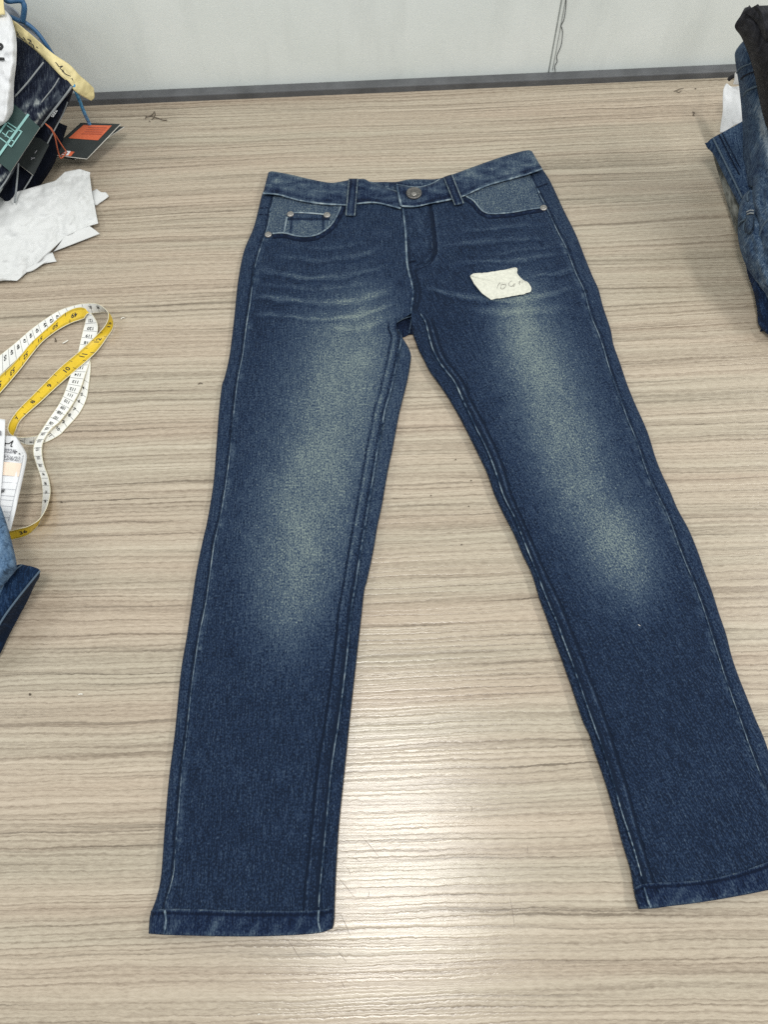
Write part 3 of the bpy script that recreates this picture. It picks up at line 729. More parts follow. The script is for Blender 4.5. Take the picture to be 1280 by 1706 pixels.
# metal fittings
def disc(name, cx, cy, rpx, z, hgt, mat, parent, prof):
    c = P(cx, cy, z); r = rpx / float(pxm(cy)); n = 28
    v = []; f = []
    for (a, b) in prof:
        for k in range(n):
            t = 2 * math.pi * k / n
            v.append(c + np.array([r * a * math.cos(t), r * a * math.sin(t), hgt * b]))
    m = len(prof)
    for j in range(m - 1):
        for k in range(n):
            f.append((j * n + k, j * n + (k + 1) % n, (j + 1) * n + (k + 1) % n, (j + 1) * n + k))
    v.append(c + np.array([0, 0, hgt * prof[-1][1]])); e = len(v) - 1
    f += [((m - 1) * n + k, (m - 1) * n + (k + 1) % n, e) for k in range(n)]
    return obj(name, v, f, mat, parent)
btn = disc('button', 690, 323.5, 12.8, 0.0160, 0.0032, METALD, JEANS, [(0.80, -0.2), (1.0, 0.25), (1.0, 0.7), (0.93, 0.95), (0.84, 1.0), (0.76, 0.80), (0.45, 0.82), (0.2, 0.9)])
disc('button_boss', 690, 323, 4.6, 0.0182, 0.0009, METAL, btn, [(1.0, 0), (0.8, 0.7), (0.4, 1.0)])
for k in range(14):
    a0 = 2 * math.pi * k / 14
    c0 = P(690, 323.5, 0.0186); rr = 8.2 / float(pxm(323.5))
    pz = np.array([[c0[0] + rr * math.cos(a0 + d) * s, c0[1] + rr * math.sin(a0 + d) * s, c0[2]] for s, d in ((0.9, -0.1), (1.08, -0.06), (1.08, 0.1), (0.9, 0.06))])
    prism('button_mark', pz, METAL, btn, 0.0005)
for cx, cy, hf, ex in ((484, 357.5, hl, 0.0016), (545, 359, hl, 0.0016), (447, 391.5, hl, 0.0012), (906, 347, hr, 0.0012)):
    z = float(hf(np.array([cx]), np.array([cy]))[0]) + ex
    rv = disc('rivet', cx, cy, 5.9, z - 0.0006, 0.0022, METAL, JEANS, [(1.0, -0.2), (1.0, 0.4), (0.86, 0.85), (0.6, 0.9), (0.35, 0.72), (0.2, 1.0)])

# torn paper scrap with pencil writing, lying on the right leg
out = [(784, 460), (788, 456), (812, 454), (840, 449.5), (861, 445), (862.5, 449), (861, 454), (866, 461), (873, 467.5), (880, 470), (886, 479), (885, 486), (872, 490), (851, 493.5), (830, 497), (818.5, 499), (803, 488), (790, 472)]
oc = by_len(np.vstack([np.array(out, float), out[0]]), 73)[:-1]
oc = oc + (vnoise(np.arange(72) * 1.7, np.arange(72) * 0 + 4)[:, None] - 0.5) * 1.1
cen = oc.mean(0)
rings = [1.0, 0.95, 0.75, 0.5, 0.25, 0.002]
q = np.array([[cen + (p - cen) * r for p in oc] for r in rings])
q = np.concatenate([q, q[:, :1]], 1)[::-1]
hh = hr(q[..., 0], q[..., 1]) + 0.0009 + 0.0007 * fnoise(q[..., 0] / 14, q[..., 1] / 10, 3)
hh = hh + np.array([0, 0, 0, 0, 0.0004, 0.0012])[:, None] * (0.4 + 1.6 * vnoise(np.arange(73) / 7.0, np.zeros(73) + 2))[None]
scrap = grid('paper_scrap', P(q[..., 0], q[..., 1], hh), SCRAP, None, None, None)
if scrap.data.polygons[5].normal[2] < 0: scrap.data.flip_normals()
m = scrap.modifiers.new('thick', 'SOLIDIFY'); m.thickness = 0.00025; m.offset = -1
tag(scrap, 'torn cream paper scrap with pencil writing lying on the jeans', 'paper scrap')
def pen(name, lines, hf, r, mat, parent):
    for pl in lines:
        c = catmull(pl, 5)
        tube(name, P(c[:, 0], c[:, 1], hf(c[:, 0], c[:, 1])), r, mat, parent, 5)
hs = lambda x, y: hr(x, y) + 0.0011 + 0.0007 * fnoise(x / 14, y / 10, 3)
pen('pencil_stroke', [[(833.5, 471), (830, 476), (829, 481)], [(835, 477), (837, 474), (840, 474), (843, 473), (843, 477), (839, 481), (835, 481), (835, 478)],
    [(853, 468), (849, 471), (848, 475), (852, 477), (855, 476), (857, 473), (860, 473)], [(856, 478), (858, 474)], [(864, 472), (868, 470)], [(867, 467), (866, 475)], [(865, 469.5), (870, 468)], [(871.5, 467), (870.5, 472)]], hs, 0.00028, PENCIL, scrap)

# ------------------------------------------------------------------ nets for the folded garments and papers
def net(name, ctrl, nu, nv, mat, parent=None, thick=0.003, amp=0.0, nsc=30.0, seed=0, uvs=1.0, fade=None, flat=False, lin=False):
    """ctrl: rows (far to near) of traced points with their heights (x, y, z)"""
    c = bic(np.asarray(ctrl, float), nu, nv, lin)
    x, y, z = c[..., 0], c[..., 1], c[..., 2]
    z = z + amp * (fnoise(x / nsc + seed * 7.3, y / nsc + seed * 3.1, 3) - 0.5) * 2
    pts = P(x, y, np.maximum(z, thick + 0.0004))
    at = {'fade': fade(x, y), 'wear_shade': 0 * x} if fade else None
    o = grid(name, pts, mat, parent, at, leg_uv(pts, uvs if isinstance(uvs, float) and uvs < 0 else 0.0), thick)
    if flat: o.data.polygons.foreach_set('use_smooth', [False] * len(o.data.polygons))
    return o

def line3(name, pl, r, mat, parent, n=8, seg=6, lift=0.0008):
    c = catmull(pl, n)
    return tube(name, P(c[:, 0], c[:, 1], c[:, 2] + lift), r, mat, parent, seg)

def text_mesh(s, bold=0.0):
    cu = bpy.data.curves.new('lettering', 'FONT'); cu.body = s; cu.align_x = 'CENTER'; cu.align_y = 'CENTER'
    cu.resolution_u = 3; cu.offset = bold
    t = bpy.data.objects.new('lettering', cu); col.objects.link(t)
    bpy.context.view_layer.update()
    me = bpy.data.meshes.new_from_object(t.evaluated_get(bpy.context.evaluated_depsgraph_get()))
    v = np.array([p.co[:] for p in me.vertices]) if len(me.vertices) else np.zeros((0, 3))
    f = [tuple(p.vertices) for p in me.polygons]
    bpy.data.objects.remove(t); bpy.data.curves.remove(cu); bpy.data.meshes.remove(me)
    return v, f

def lettering(s, o, ex, ey, mat, parent, lift=0.00015, bold=0.02, name='lettering'):
    """flat print: o world centre, ex / ey world vectors for one letter-height across and up"""
    v, f = text_mesh(s, bold)
    if not len(v): return
    ex = np.asarray(ex, float); ey = np.asarray(ey, float)
    n = np.cross(ex, ey); n /= np.linalg.norm(n)
    if n[2] < 0: n = -n
    return obj(name, np.asarray(o) + v[:, :1] * ex + v[:, 1:2] * ey + n * lift, f, mat, parent, smooth=False)

# ---- left rear pile -------------------------------------------------------
# folded dark jeans
NAVY = empty('folded_jeans', P(20, 300, 0.0))
tag(NAVY, 'folded blue-black jeans with whitened seams under the green tag', 'jeans')
nf = lambda x, y: 1.5 * np.maximum(fnoise((x * 0.76 + y * 0.64) / 5.5, (-x * 0.64 + y * 0.76) / 15.0 + 4, 4) - 0.42, 0) * (0.25 + sm(128, 160, x * 0.76 + y * 0.64) * (0.4 + 1.2 * sm(60, 110, -x * 0.64 + y * 0.76))) + 0.03
net('denim_layer', [[(-60, 20, .135), (-10, 42, .135), (28, 62, .132), (62, 85, .126), (95, 112, .118), (119, 143, .108)],
                    [(-70, 70, .128), (-18, 92, .128), (18, 112, .125), (50, 135, .118), (80, 152, .110), (108, 163, .100)],
                    [(-80, 140, .115), (-30, 158, .115), (4, 175, .110), (32, 190, .104), (60, 195, .098), (86, 187, .088)],
                    [(-95, 215, .095), (-48, 228, .094), (-12, 238, .090), (16, 240, .086), (42, 235, .082), (66, 212, .075)],
                    [(-110, 290, .075), (-62, 300, .074), (-30, 300, .070), (-8, 296, .067), (15, 290, .062), (30, 273, .055)],
                    [(-120, 350, .055), (-72, 360, .052), (-38, 352, .049), (-18, 345, .046), (2, 318, .042), (16, 300, .038)]], 60, 60, D_NAVY, NAVY, 0.006, 0.002, 26, 1, fade=nf)
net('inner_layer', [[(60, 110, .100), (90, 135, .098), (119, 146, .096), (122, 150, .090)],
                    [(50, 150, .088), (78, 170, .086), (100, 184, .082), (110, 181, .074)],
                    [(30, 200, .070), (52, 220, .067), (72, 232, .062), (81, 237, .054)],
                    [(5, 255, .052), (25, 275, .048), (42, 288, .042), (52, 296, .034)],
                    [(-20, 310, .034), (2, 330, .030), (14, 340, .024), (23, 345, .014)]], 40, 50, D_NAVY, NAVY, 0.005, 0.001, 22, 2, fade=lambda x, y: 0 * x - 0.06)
net('shadow_layer', [[(40, 170, .045), (70, 190, .045), (100, 205, .042), (112, 210, .034)],
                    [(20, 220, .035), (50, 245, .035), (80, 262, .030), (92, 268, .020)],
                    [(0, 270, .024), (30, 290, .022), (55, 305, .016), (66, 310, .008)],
                    [(-30, 330, .014), (0, 340, .012), (20, 348, .008), (30, 350, .005)]], 30, 30, D_NAVY, NAVY, 0.004, 0.001, 22, 3, fade=lambda x, y: 0 * x - 0.10)  # dark sheet added to stand in for the shadow beneath the tags
line3('hem_edge', [(119, 144, .1095), (112, 154, .106), (98, 172, .096), (82, 192, .087), (67, 211, .077)], 0.0013, D_NAVYEDGE, NAVY)
line3('inner_edge', [(112, 170, .086), (104, 190, .074), (92, 213, .064), (80, 236, .0555), (66, 262, .046), (53, 293, .036), (38, 318, .027), (24, 343, .016)], 0.0009, D_NAVYEDGE, NAVY)
line3('seam', [(72, 104, .1265), (60, 119, .1245), (44, 139, .1205), (24, 161, .1155)], 0.0010, D_NAVYEDGE, NAVY)
line3('seam', [(30, 272, .058), (29, 285, .053), (27, 310, .044), (24, 338, .030)], 0.0012, D_NAVYEDGE, NAVY)
line3('seam', [(17, 287, .062), (10, 300, .058), (0, 314, .054), (-10, 326, .052)], 0.0010, D_NAVYEDGE, NAVY)
line3('seam', [(98, 130, .117), (88, 146, .113), (72, 166, .106), (58, 186, .100)], 0.0007, D_NAVYEDGE, NAVY)
o0 = P(91, 190, .0885); ex = (P(96.5, 181.5, .0900) - P(85.5, 198.5, .0870)); ex = ex / np.linalg.norm(ex) * 0.0062; ey = np.array([-ex[1], ex[0], 0.0]) * 0.9
lettering('SIZE', o0, ex, ey, PAPER, NAVY, 0.001, 0.01, 'size_print')

# white cotton piece with black marks
CL = net('white_cloth', [[(-60, -5, .17), (-15, 5, .17), (4, 14, .168), (13, 22, .165), (19, 30, .158)],
                         [(-60, 40, .165), (-12, 42, .165), (10, 46, .166), (20, 50, .164), (26.5, 62, .156)],
                         [(-60, 90, .155), (-12, 92, .156), (8, 92, .158), (19, 96, .156), (27, 100, .148)],
                         [(-60, 140, .138), (-14, 142, .140), (6, 142, .142), (16, 142, .141), (23, 138, .132)],
                         [(-60, 190, .118), (-16, 192, .120), (0, 195, .122), (10, 196, .122), (22, 180, .112)],
                         [(-60, 212, .104), (-16, 212, .106), (-2, 210, .108), (8, 205, .108), (17, 197, .102)]], 50, 60, CLOTH, None, 0.0015, 0.0035, 13, 4)
tag(CL, 'white cotton cloth with black marks draped over the left rear pile', 'cloth')
for pl in ([(-4, 76, .1605), (1, 74, .1605), (3.5, 79, .16), (-2, 82, .1595)], [(-4, 98, .158), (1, 98, .158), (7, 98.5, .157)]):
    line3('black_mark', pl, 0.0016, INK, CL)
c2 = net('paper_strip', [[(-40, -30, .185), (-10, -28, .185), (4, -25, .185)], [(-40, 0, .18), (-10, 2, .18), (5, 3, .18)], [(-40, 22, .175), (-10, 24, .175), (8, 24, .172)]], 12, 14, TAPE_Y, None, 0.0006)
tag(c2, 'cream paper strip at the left edge behind the white cloth', 'paper')

# cream masking tape strip along the top edge
TP = net('masking_tape', [[(14, 30, .150), (30, 40, .149), (52, 58, .143), (72, 76, .138), (92, 92, .130), (116, 108, .122), (132, 125, .110), (147, 138, .098), (156, 147, .088)],
                          [(20, 48, .142), (34, 58, .141), (54, 76, .135), (76, 96, .129), (98, 116, .121), (114, 132, .112), (124, 148, .103), (140, 158, .090), (157, 162, .080)],
                          [(26, 60, .136), (38, 68, .135), (56, 82, .130), (78, 103, .124), (100, 126, .116), (114, 138, .108), (122, 150, .100), (136, 160, .088), (152, 168, .078)]], 70, 16, TAPE_Y, None, 0.0005, 0.0015, 11, 5)
tag(TP, 'crumpled cream masking tape strip with black handwriting on the left rear pile', 'masking tape')
def inkstroke(pls, mat, par, r=0.0006):
    for pl in pls: line3('ink_stroke', pl, r, mat, par, 4, 5)
inkstroke([[(27, 53, .1425), (30, 57, .1415), (28, 58, .1415), (32, 62, .140), (38, 66, .139)], [(38, 62, .141), (41, 66, .139)], [(45, 65, .1395), (51, 68, .138), (48, 72, .1375), (54, 74, .136), (56, 80, .134)], [(60, 78, .135), (68, 84, .132)],
           [(92, 104, .1275), (95, 107, .1265), (98, 111, .125), (104, 110, .125), (100, 114, .1235), (106, 119, .121)], [(103, 118, .1215), (110, 124, .118), (117, 127, .1165)], [(119, 130, .1145), (121, 134, .112)]], INK, TP)

# nylon bag with blue piping, behind
BG = empty('nylon_bag', P(30, 160, 0.0))
tag(BG, 'grey-blue nylon bag with blue piping, against the wall on the left', 'bag')
net('bag_side', [[(-60, -10, 0.143), (-10, 0, 0.146), (20, 14, 0.146), (36, 34, 0.138), (45, 38, 0.134)],
                 [(-60, 30, 0.128), (0, 34, 0.133), (30, 36, 0.134), (56, 52, 0.124), (66, 58, 0.120)],
                 [(-60, 70, 0.108), (0, 72, 0.116), (40, 72, 0.116), (70, 84, 0.106), (84, 82, 0.104)],
                 [(-60, 120, 0.068), (0, 122, 0.078), (50, 120, 0.078), (80, 112, 0.084), (97, 102, 0.086)]], 40, 40, GREYBAG, BG, 0.002, 0.002, 24, 6)
line3('piping', [(8, 24, 0.146), (26, 32, 0.141), (45, 40, 0.136), (62, 55, 0.126), (76, 74, 0.114), (87, 90, 0.102), (98, 104, 0.090), (110, 122, 0.076)], 0.0026, BLUE, BG)
line3('strap', [(4, -6, 0.168), (12, 1, 0.166), (30, 0, 0.164), (37, 3, 0.161), (40, 12, 0.156), (39, 24, 0.148), (37, 36, 0.140)], 0.0034, BLUE, BG)

# shiny blue plastic string
o = line3('plastic_string', [(122, 142, .105), (126, 152, .094), (133, 170, .074), (140, 188, .054), (147, 203, .036), (150, 210, .028)], 0.0025, BLUEP, None)
tag(o, 'shiny light-blue plastic string hanging from the left rear pile', 'string')

# hang tags
def quad_card(name, pl, mat, parent=None, thick=0.0008):
    a = np.array(pl, float)
    return prism(name, P(a[:, 0], a[:, 1], a[:, 2]), mat, parent, thick)
TG = quad_card('hang_tag', [(22, 172, .1135), (66, 212, .0935), (17, 286.5, .071), (-30, 247, .094)], TAGTEAL)
tag(TG, 'dark green hang tag with teal line emblem on the folded blue-black jeans', 'hang tag')
# printed emblem: bars given in tag coordinates
ca, cb, cd = P(22, 172, .1137), P(66, 212, .0937), P(-30, 247, .0942)
ea, eb = cb - ca, cd - ca
def tagpt(px, py):
    """point on the green tag seen at a traced photograph point"""
    n = np.cross(ea, eb); d = fw * F + rt * (px - W / 2) - up * (py - Hh / 2); o_ = np.array([0, 0, CAMH])
    t = np.dot(ca - o_, n) / np.dot(d, n)
    n = n / np.linalg.norm(n) * (1 if n[2] > 0 else -1)
    return o_ + d * t + n * 0.0004
def bar(p, q, wpx, mat, par):
    p = np.array(p, float); q = np.array(q, float); d = (q - p) / np.linalg.norm(q - p); n = np.array([-d[1], d[0]]) * wpx / 2
    c = [p - n, p + n, q + n, q - n]
    prism('emblem_bar', np.array([tagpt(*k) for k in c]), mat, par, 0.0002)
for p, q, wd in [((47, 190.5), (-14, 275), 4.2), ((30, 216.3), (36.6, 219.8), 2.0), ((36, 219), (18.3, 244.8), 2.2), ((19, 245), (11.5, 239.3), 2.0), ((22.5, 235.5), (15.5, 231.5), 1.8),
                 ((28, 214.5), (12, 204), 1.8), ((24, 218.5), (11, 209), 1.8), ((16.5, 231), (3, 221), 1.6), ((12.5, 239.5), (-3, 228), 1.8), ((10, 205), (-5, 226), 3.2), ((20.5, 219.5), (13, 217.5), 2.0), ((14, 217.5), (8, 227.5), 1.8)]:
    if wd > 0.5: bar(p, q, wd, TEAL, TG)
T2 = quad_card('hang_tag', [(56, 222, .066), (81, 241, .060), (55, 292, .046), (29, 272, .053)], TAGDARK)
tag(T2, 'charcoal hang tag with small grey marks, sticking out below the green tag', 'hang tag')
for pl in ([(61, 250.5, .0612), (57, 255.5, .0598)], [(57.5, 263, .0592), (53, 264, .0590), (51.5, 266, .0585)], [(53, 264, .0590), (52, 262, .0592)]):
    line3('grey_mark', pl, 0.0005, INKG, T2, 3, 5)
# charcoal booklet tags lying over the table
T4 = quad_card('hang_tag', [(150, 207, .026), (207.5, 211, .018), (124, 266, .015), (70, 256, .022)], TAGDARK)
tag(T4, 'lower charcoal tag peeking out from beneath the orange-panel tag', 'hang tag')
T3 = quad_card('hang_tag', [(134, 204.5, .033), (201, 206.5, .030), (144.5, 265, .020), (76, 257, .024)], TAGDARK)
tag(T3, 'charcoal hang tag with an orange text panel, jutting over the table', 'hang tag')
def on_tag(px, py, lift=0.0005):
    a, b, c = P(134, 204.5, .033), P(201, 206.5, .030), P(76, 257, .024)
    n = np.cross(b - a, c - a); d = fw * F + rt * (px - W / 2) - up * (py - Hh / 2); o_ = np.array([0, 0, CAMH])
    t = np.dot(a - o_, n) / np.dot(d, n); n = n / np.linalg.norm(n) * (1 if n[2] > 0 else -1)
    return o_ + d * t + n * lift
prism('orange_panel', np.array([on_tag(*k) for k in ((139, 208.5), (186, 209.5), (163, 234), (114, 230.5))]), ORANGE, T3, 0.0003)
for (xa, xb, yy) in ((147, 178, 212.5), (144, 176, 216), (141, 172, 219.5), (136, 170, 223)):
    prism('text_line', np.array([on_tag(*k, lift=0.0008) for k in ((xa, yy), (xb, yy + 0.4), (xb - 0.8, yy + 1.6), (xa - 0.8, yy + 1.2))]), RUST, T3, 0.0002)
for k, (a, b) in enumerate((((201, 206.5), (144.5, 265)), ((144.5, 265), (76, 257)))):
    z = {201: .030, 144.5: .020, 76: .024}
    tube('card_edge', np.array([P(a[0], a[1], z[a[0]] - .0003), P((a[0] + b[0]) / 2, (a[1] + b[1]) / 2, (z[a[0]] + z[b[0]]) / 2 - .0003), P(b[0], b[1], z[b[0]] - .0003)]), 0.0005, CARDEDGE, T3, 5)
tube('card_edge', np.array([P(207.5, 211, .0177), P(166, 238.5, .0162), P(124, 266, .0147)]), 0.0005, CARDEDGE, T4, 5)
tube('card_edge', np.array([P(66, 212, .0931), P(41, 249.5, .0818), P(17, 286.5, .0706)]), 0.0005, CARDEDGE, TG, 5)
tube('card_edge', np.array([P(55, 292, .0457), P(42, 282, .0492), P(29, 272, .0527)]), 0.0004, CARDEDGE, T2, 5)
# orange cord with its small label
OC = line3('cord', [(75, 206, .082), (84, 213, .074), (90, 222, .064), (98, 235, .046), (106, 247, .032), (110, 253, .0255), (108, 256, .0250), (104, 262, .0243), (100, 263, .0243), (97, 255, .031), (94, 242, .046), (91, 228, .061), (85, 216, .073), (77, 208, .081)], 0.00085, CORD, None)
tag(OC, 'thin orange cord looped onto the charcoal tag with orange panel', 'cord')
LB = prism('cord_label', np.array([on_tag(*k, lift=0.0010) for k in ((109, 252.5), (124, 253.5), (118, 261), (101, 259.5))]), ORANGE, None, 0.0004)
tag(LB, 'tiny orange and white label at the end of the orange cord', 'label')
prism('white_field', np.array([on_tag(*k, lift=0.0014) for k in ((111, 252.3), (118, 252.8), (113.5, 260), (103, 259))]), PAPER, LB, 0.0003)
for k in ((107, 257, 2.2, 1.2), (112, 256, 2.2, 1.4), (110, 258.5, 2.0, 0.9)):
    prism('black_mark', np.array([on_tag(k[0] + a * k[2] / 2, k[1] + b * k[3] / 2, lift=0.0018) for a, b in ((-1, -1), (1, -1), (1, 1), (-1, 1))]), INK, LB, 0.0002)

# crumpled tissue paper
TI = empty('tissue_paper', P(80, 400, 0.0))
tag(TI, 'creased white tissue paper sheet beneath the left rear pile', 'tissue paper')
net('sheet', [[(-90, 350, .02), (-20, 330, .026), (40, 316, .028), (92, 301, .026), (108, 286, .022), (132, 281.5, .018), (150, 287, .013)],
              [(-90, 370, .02), (-20, 352, .027), (40, 338, .026), (90, 322, .024), (115, 304, .021), (136, 297, .018), (149, 292, .013)],
              [(-90, 400, .016), (-20, 385, .021), (40, 372, .023), (88, 348, .019), (118, 334, .019), (137, 326, .016), (153, 319, .010)],
              [(-90, 430, .012), (-20, 415, .014), (35, 400, .017), (80, 380, .014), (112, 368, .015), (138, 357, .012), (158, 346, .008)],
              [(-90, 450, .008), (-20, 440, .013), (28, 428, .011), (64, 408, .013), (100, 392, .010), (128, 382, .010), (163, 372, .007)],
              [(-90, 476, .003), (-30, 466, .005), (12, 461, .007), (46, 446, .006), (84, 417, .008), (110, 393, .011), (148, 376, .013), ][:7],
              [(-90, 478, .003), (-30, 472, .004), (8, 467, .004), (28, 467.5, .004), (80, 423, .005), (109, 394, .010), (147.5, 376.5, .0125)]], 90, 96, TISSUE, TI, 0.0003, 0.0045, 17, 7, lin=True)
net('folded_flap', [[(108, 393.5, .0105), (128, 384, .0115), (148, 376, .0125)],
                    [(98, 407, .007), (126, 396, .0075), (158, 383, .0080)],
                    [(88, 419.5, .004), (126, 405, .004), (166, 389.5, .004)]], 24, 12, TISSUE, TI, 0.0003, 0.0004, 10, 8, lin=True)
net('corner', [[(150, 320, .006), (158, 316, .008), (161, 315, .009), (168, 320, .008), (176, 320, .006)],
               [(152, 328, .005), (158, 326, .007), (164, 326, .007), (171, 325, .006), (180.5, 326.5, .004)],
               [(154, 340, .003), (160, 342, .003), (166, 338, .003), (172, 334, .003), (179, 329, .003)]], 16, 10, TISSUE, TI, 0.0003, 0.0005, 8, 9)
net('corner', [[(40, 450, .005), (58, 438, .006), (76, 424, .006), (87, 420, .005)],
               [(42, 453, .004), (60, 446, .005), (78, 434, .005), (91, 430, .004)],
               [(42, 454.5, .003), (55, 451, .003), (72, 440, .003), (94, 435.5, .003)]], 16, 10, TISSUE, TI, 0.0003, 0.0004, 8, 10)

# ---- measuring tape ---------------------------------------------------------
MT = empty('measuring_tape', P(90, 620, 0.0))
tag(MT, 'tangled tailor measuring tape, yellow inches one side and white centimetres other', 'measuring tape')
class Ribbon:
    def __init__(self, rows, yellow_up):
        """rows: traced points of both edges with heights (x1, y1, z1, x2, y2, z2)"""
        r = np.asarray(rows, float)
        c = catmull(r, 10)
        a = P(c[:, 0], c[:, 1], c[:, 2]); b = P(c[:, 3], c[:, 4], c[:, 5])
        self.c = c; self.a = a; self.b = b
        m = (a + b) / 2
        self.s = np.r_[0, np.cumsum(np.linalg.norm(np.diff(m, axis=0), axis=1))]
        self.px = (c[:, 0] + c[:, 3]) / 2; self.py = (c[:, 1] + c[:, 4]) / 2
        tg = np.gradient(m, axis=0); n = np.cross(tg, b - a); n /= np.linalg.norm(n, axis=1)[:, None] + 1e-12
        self.n = n * yellow_up                       # points out of the yellow face
        th = 0.00022
        t = np.linspace(0, 1, 5)[None, :, None]
        mid = a[:, None] * (1 - t) + b[:, None] * t
        k = len(a)
        up_f = (mid + self.n[:, None] * th).reshape(-1, 3); dn_f = (mid - self.n[:, None] * th).reshape(-1, 3)
        fl = yellow_up < 0
        obj('yellow_face', up_f, grid_faces(k, 5, 0, flip=fl), YELLOW, MT)
        obj('white_face', dn_f, grid_faces(k, 5, 0, flip=not fl), WHITEV, MT)
        for e, off in ((a, -1), (b, 1)):
            tube('bound_edge', e, 0.0004, CREAM, MT, 6)
        self.white = ([], []); self.k = 0
    def at(self, s, t):
        f = lambda arr: np.stack([np.interp(s, self.s, arr[:, i]) for i in range(3)], -1)
        return f(self.a) * (1 - t)[..., None] + f(self.b) * t[..., None], f(self.n)
    def s_near(self, x, y):
        return self.s[np.argmin((self.px - x) ** 2 + (self.py - y) ** 2)]
    def put(self, v2, faces, face, mat, name):
        s, t = v2[:, 0], v2[:, 1]
        p, n = self.at(s, t)
        sg = 1 if face == 'y' else -1
        return obj(name, p + n * sg * 0.00042, faces, mat, MT, smooth=False)
    def text(self, s, x, y, face, along, h=0.0075, tpos=0.5):
        v, f = text_mesh(s, 0.025)
        s0 = self.s_near(x, y); wd = np.linalg.norm(self.a[0] - self.b[0]); wd = 0.0175
        X, Y = v[:, 0] * h, v[:, 1] * h
        if along in ('+s', '-s'):
            g = 1 if along == '+s' else -1
            pt = np.stack([s0 + g * X, tpos + (self.sgn_t(face) * g) * Y / wd], 1)
        else:
            g = 1 if along == '+t' else -1
            pt = np.stack([s0 - (self.sgn_t(face) * g) * Y, tpos + g * X / wd], 1)
        self.put(pt, f, face, INK, 'numeral')
    def sgn_t(self, face):
        # +1 when, looking at that face with s running right, t runs up
        i = len(self.s) // 2
        tg = np.gradient((self.a + self.b) / 2, axis=0)
        z = np.sum(np.cross(tg, self.b - self.a) * self.n, axis=1)[i]
        g = 1 if z > 0 else -1
        return g if face == 'y' else -g
    def ticks(self, s_from, s_to, step, face, t0, t1, wid, mat=None, name='tick_marks'):
        v = []; f = []
        for s in np.arange(s_from, s_to, step):
            b = len(v)
            v += [(s - wid / 2, t0), (s + wid / 2, t0), (s + wid / 2, t1), (s - wid / 2, t1)]
            f.append((b, b + 1, b + 2, b + 3))
        if v:
            o = self.put(np.array(v), f, face, mat or INK, name); o['kind'] = 'stuff'
rowsA = [(-60, 642, .001, -58, 676, .001), (-25, 613, .001, -25, 647, .001), (0, 592, .001, 0, 624, .001), (25.5, 571.6, .001, 30, 596, .001), (51, 549.5, .0015, 58, 571, .001), (76.5, 531, .003, 85, 551, .001), (102, 516, .006, 112, 535, .001), (127.5, 508, .010, 134, 527, .002), (144.5, 505.6, .013, 150, 522.5, .003), (161.5, 506.5, .016, 165, 520.5, .003), (173, 513, .018, 176, 520, .003), (180, 522, .018, 184, 525, .003), (179, 534, .016, 188, 536, .003), (172, 546, .014, 187, 547, .003), (158, 561, .010, 178.5, 561, .003), (132.6, 585, .007, 158, 588, .004), (102, 610.7, .005, 119, 622.6, .004), (76.5, 636, .003, 93.5, 644.7, .003), (51, 661.7, .003, 68, 668.5, .003), (29, 683.8, .006, 42.5, 691, .003), (17, 700.8, .011, 30.6, 704, .004), (12.7, 712.7, .014, 25.5, 716, .004), (15, 721.5, .015, 22, 725, .004), (22, 726.5, .015, 24, 732, .003), (34, 728.8, .013, 34, 737, .001), (51, 728, .010, 49, 741, .001), (65, 724, .004, 72, 738, .001), (81, 710, .001, 97, 725.4, .001), (95, 693, .001, 109, 714, .001), (112, 672, .001, 131, 689, .001), (124, 652, .001, 143, 665, .001), (129, 630, .001, 147, 643, .001), (131, 610, .001, 150, 617.5, .001), (133, 596, .001, 150, 602, .001)]
RA = Ribbon(rowsA, 1)
rowsB = [(-60, 690, .003, -60, 716, .003), (-25, 652, .003, -25, 682, .003), (0, 626, .003, 0, 654, .003), (17, 610.7, .003, 17, 634.5, .003), (34, 592, .003, 34, 614, .003), (51, 571.6, .003, 51, 592, .003), (68, 556, .003, 68, 571.6, .003), (85, 541, .004, 85, 557.5, .003), (102, 525.7, .005, 102, 546, .004), (119, 515.5, .008, 119, 537.5, .005), (132.6, 512, .012, 132, 533, .007), (141, 513.5, .015, 139.5, 530, .010), (144, 516, .016, 144, 524, .014), (144.5, 520, .014, 149.5, 521.5, .015), (143.6, 528, .009, 156, 528.5, .013), (141, 541, .004, 161.5, 539, .008), (138.5, 550, .002, 162, 551, .004), (132.6, 575, .001, 156, 578, .002), (127, 600, .0015, 150, 598, .0015), (117.5, 626, .004, 140, 628, .004), (110.5, 646, .005, 132, 651, .005), (103.7, 663, .006, 121, 672, .005), (95, 678.7, .007, 111, 687, .006), (83, 695.7, .008, 98, 703, .006), (71, 714, .009, 85, 714, .006), (61, 729.7, .010, 75, 728, .006), (56, 743, .009, 69.7, 741.6, .006), (56, 758, .006, 69.3, 757, .005), (61, 775, .003, 73, 776, .004), (68, 796, .002, 80, 796, .005), (71, 819, .001, 83, 820, .008), (69.6, 845, .001, 78, 843, .014), (67.8, 860, .001, 71, 857, .017), (63, 874, .001, 62, 868, .018), (51, 887, .001, 46, 877, .017), (38.7, 894, .001, 31, 881, .015), (18, 899, .001, 14, 885, .012), (-10, 903, .001, -12, 889, .010), (-50, 905, .001, -50, 893, .008)]
RB = Ribbon(rowsB, -1)
for t_, x_, y_ in (('13', 181, 541), ('12', 163, 567), ('11', 137, 592), ('10', 110, 617), ('9', 82.5, 643), ('8', 54.5, 669), ('7', 27.5, 696)):
    RA.text(t_, x_, y_, 'y', '-s', 0.0088)
a0, a1 = RA.s_near(184, 534), RA.s_near(16, 722)
RA.ticks(a0, a1, 0.00159, 'y', 0.03, 0.20, 0.00028)
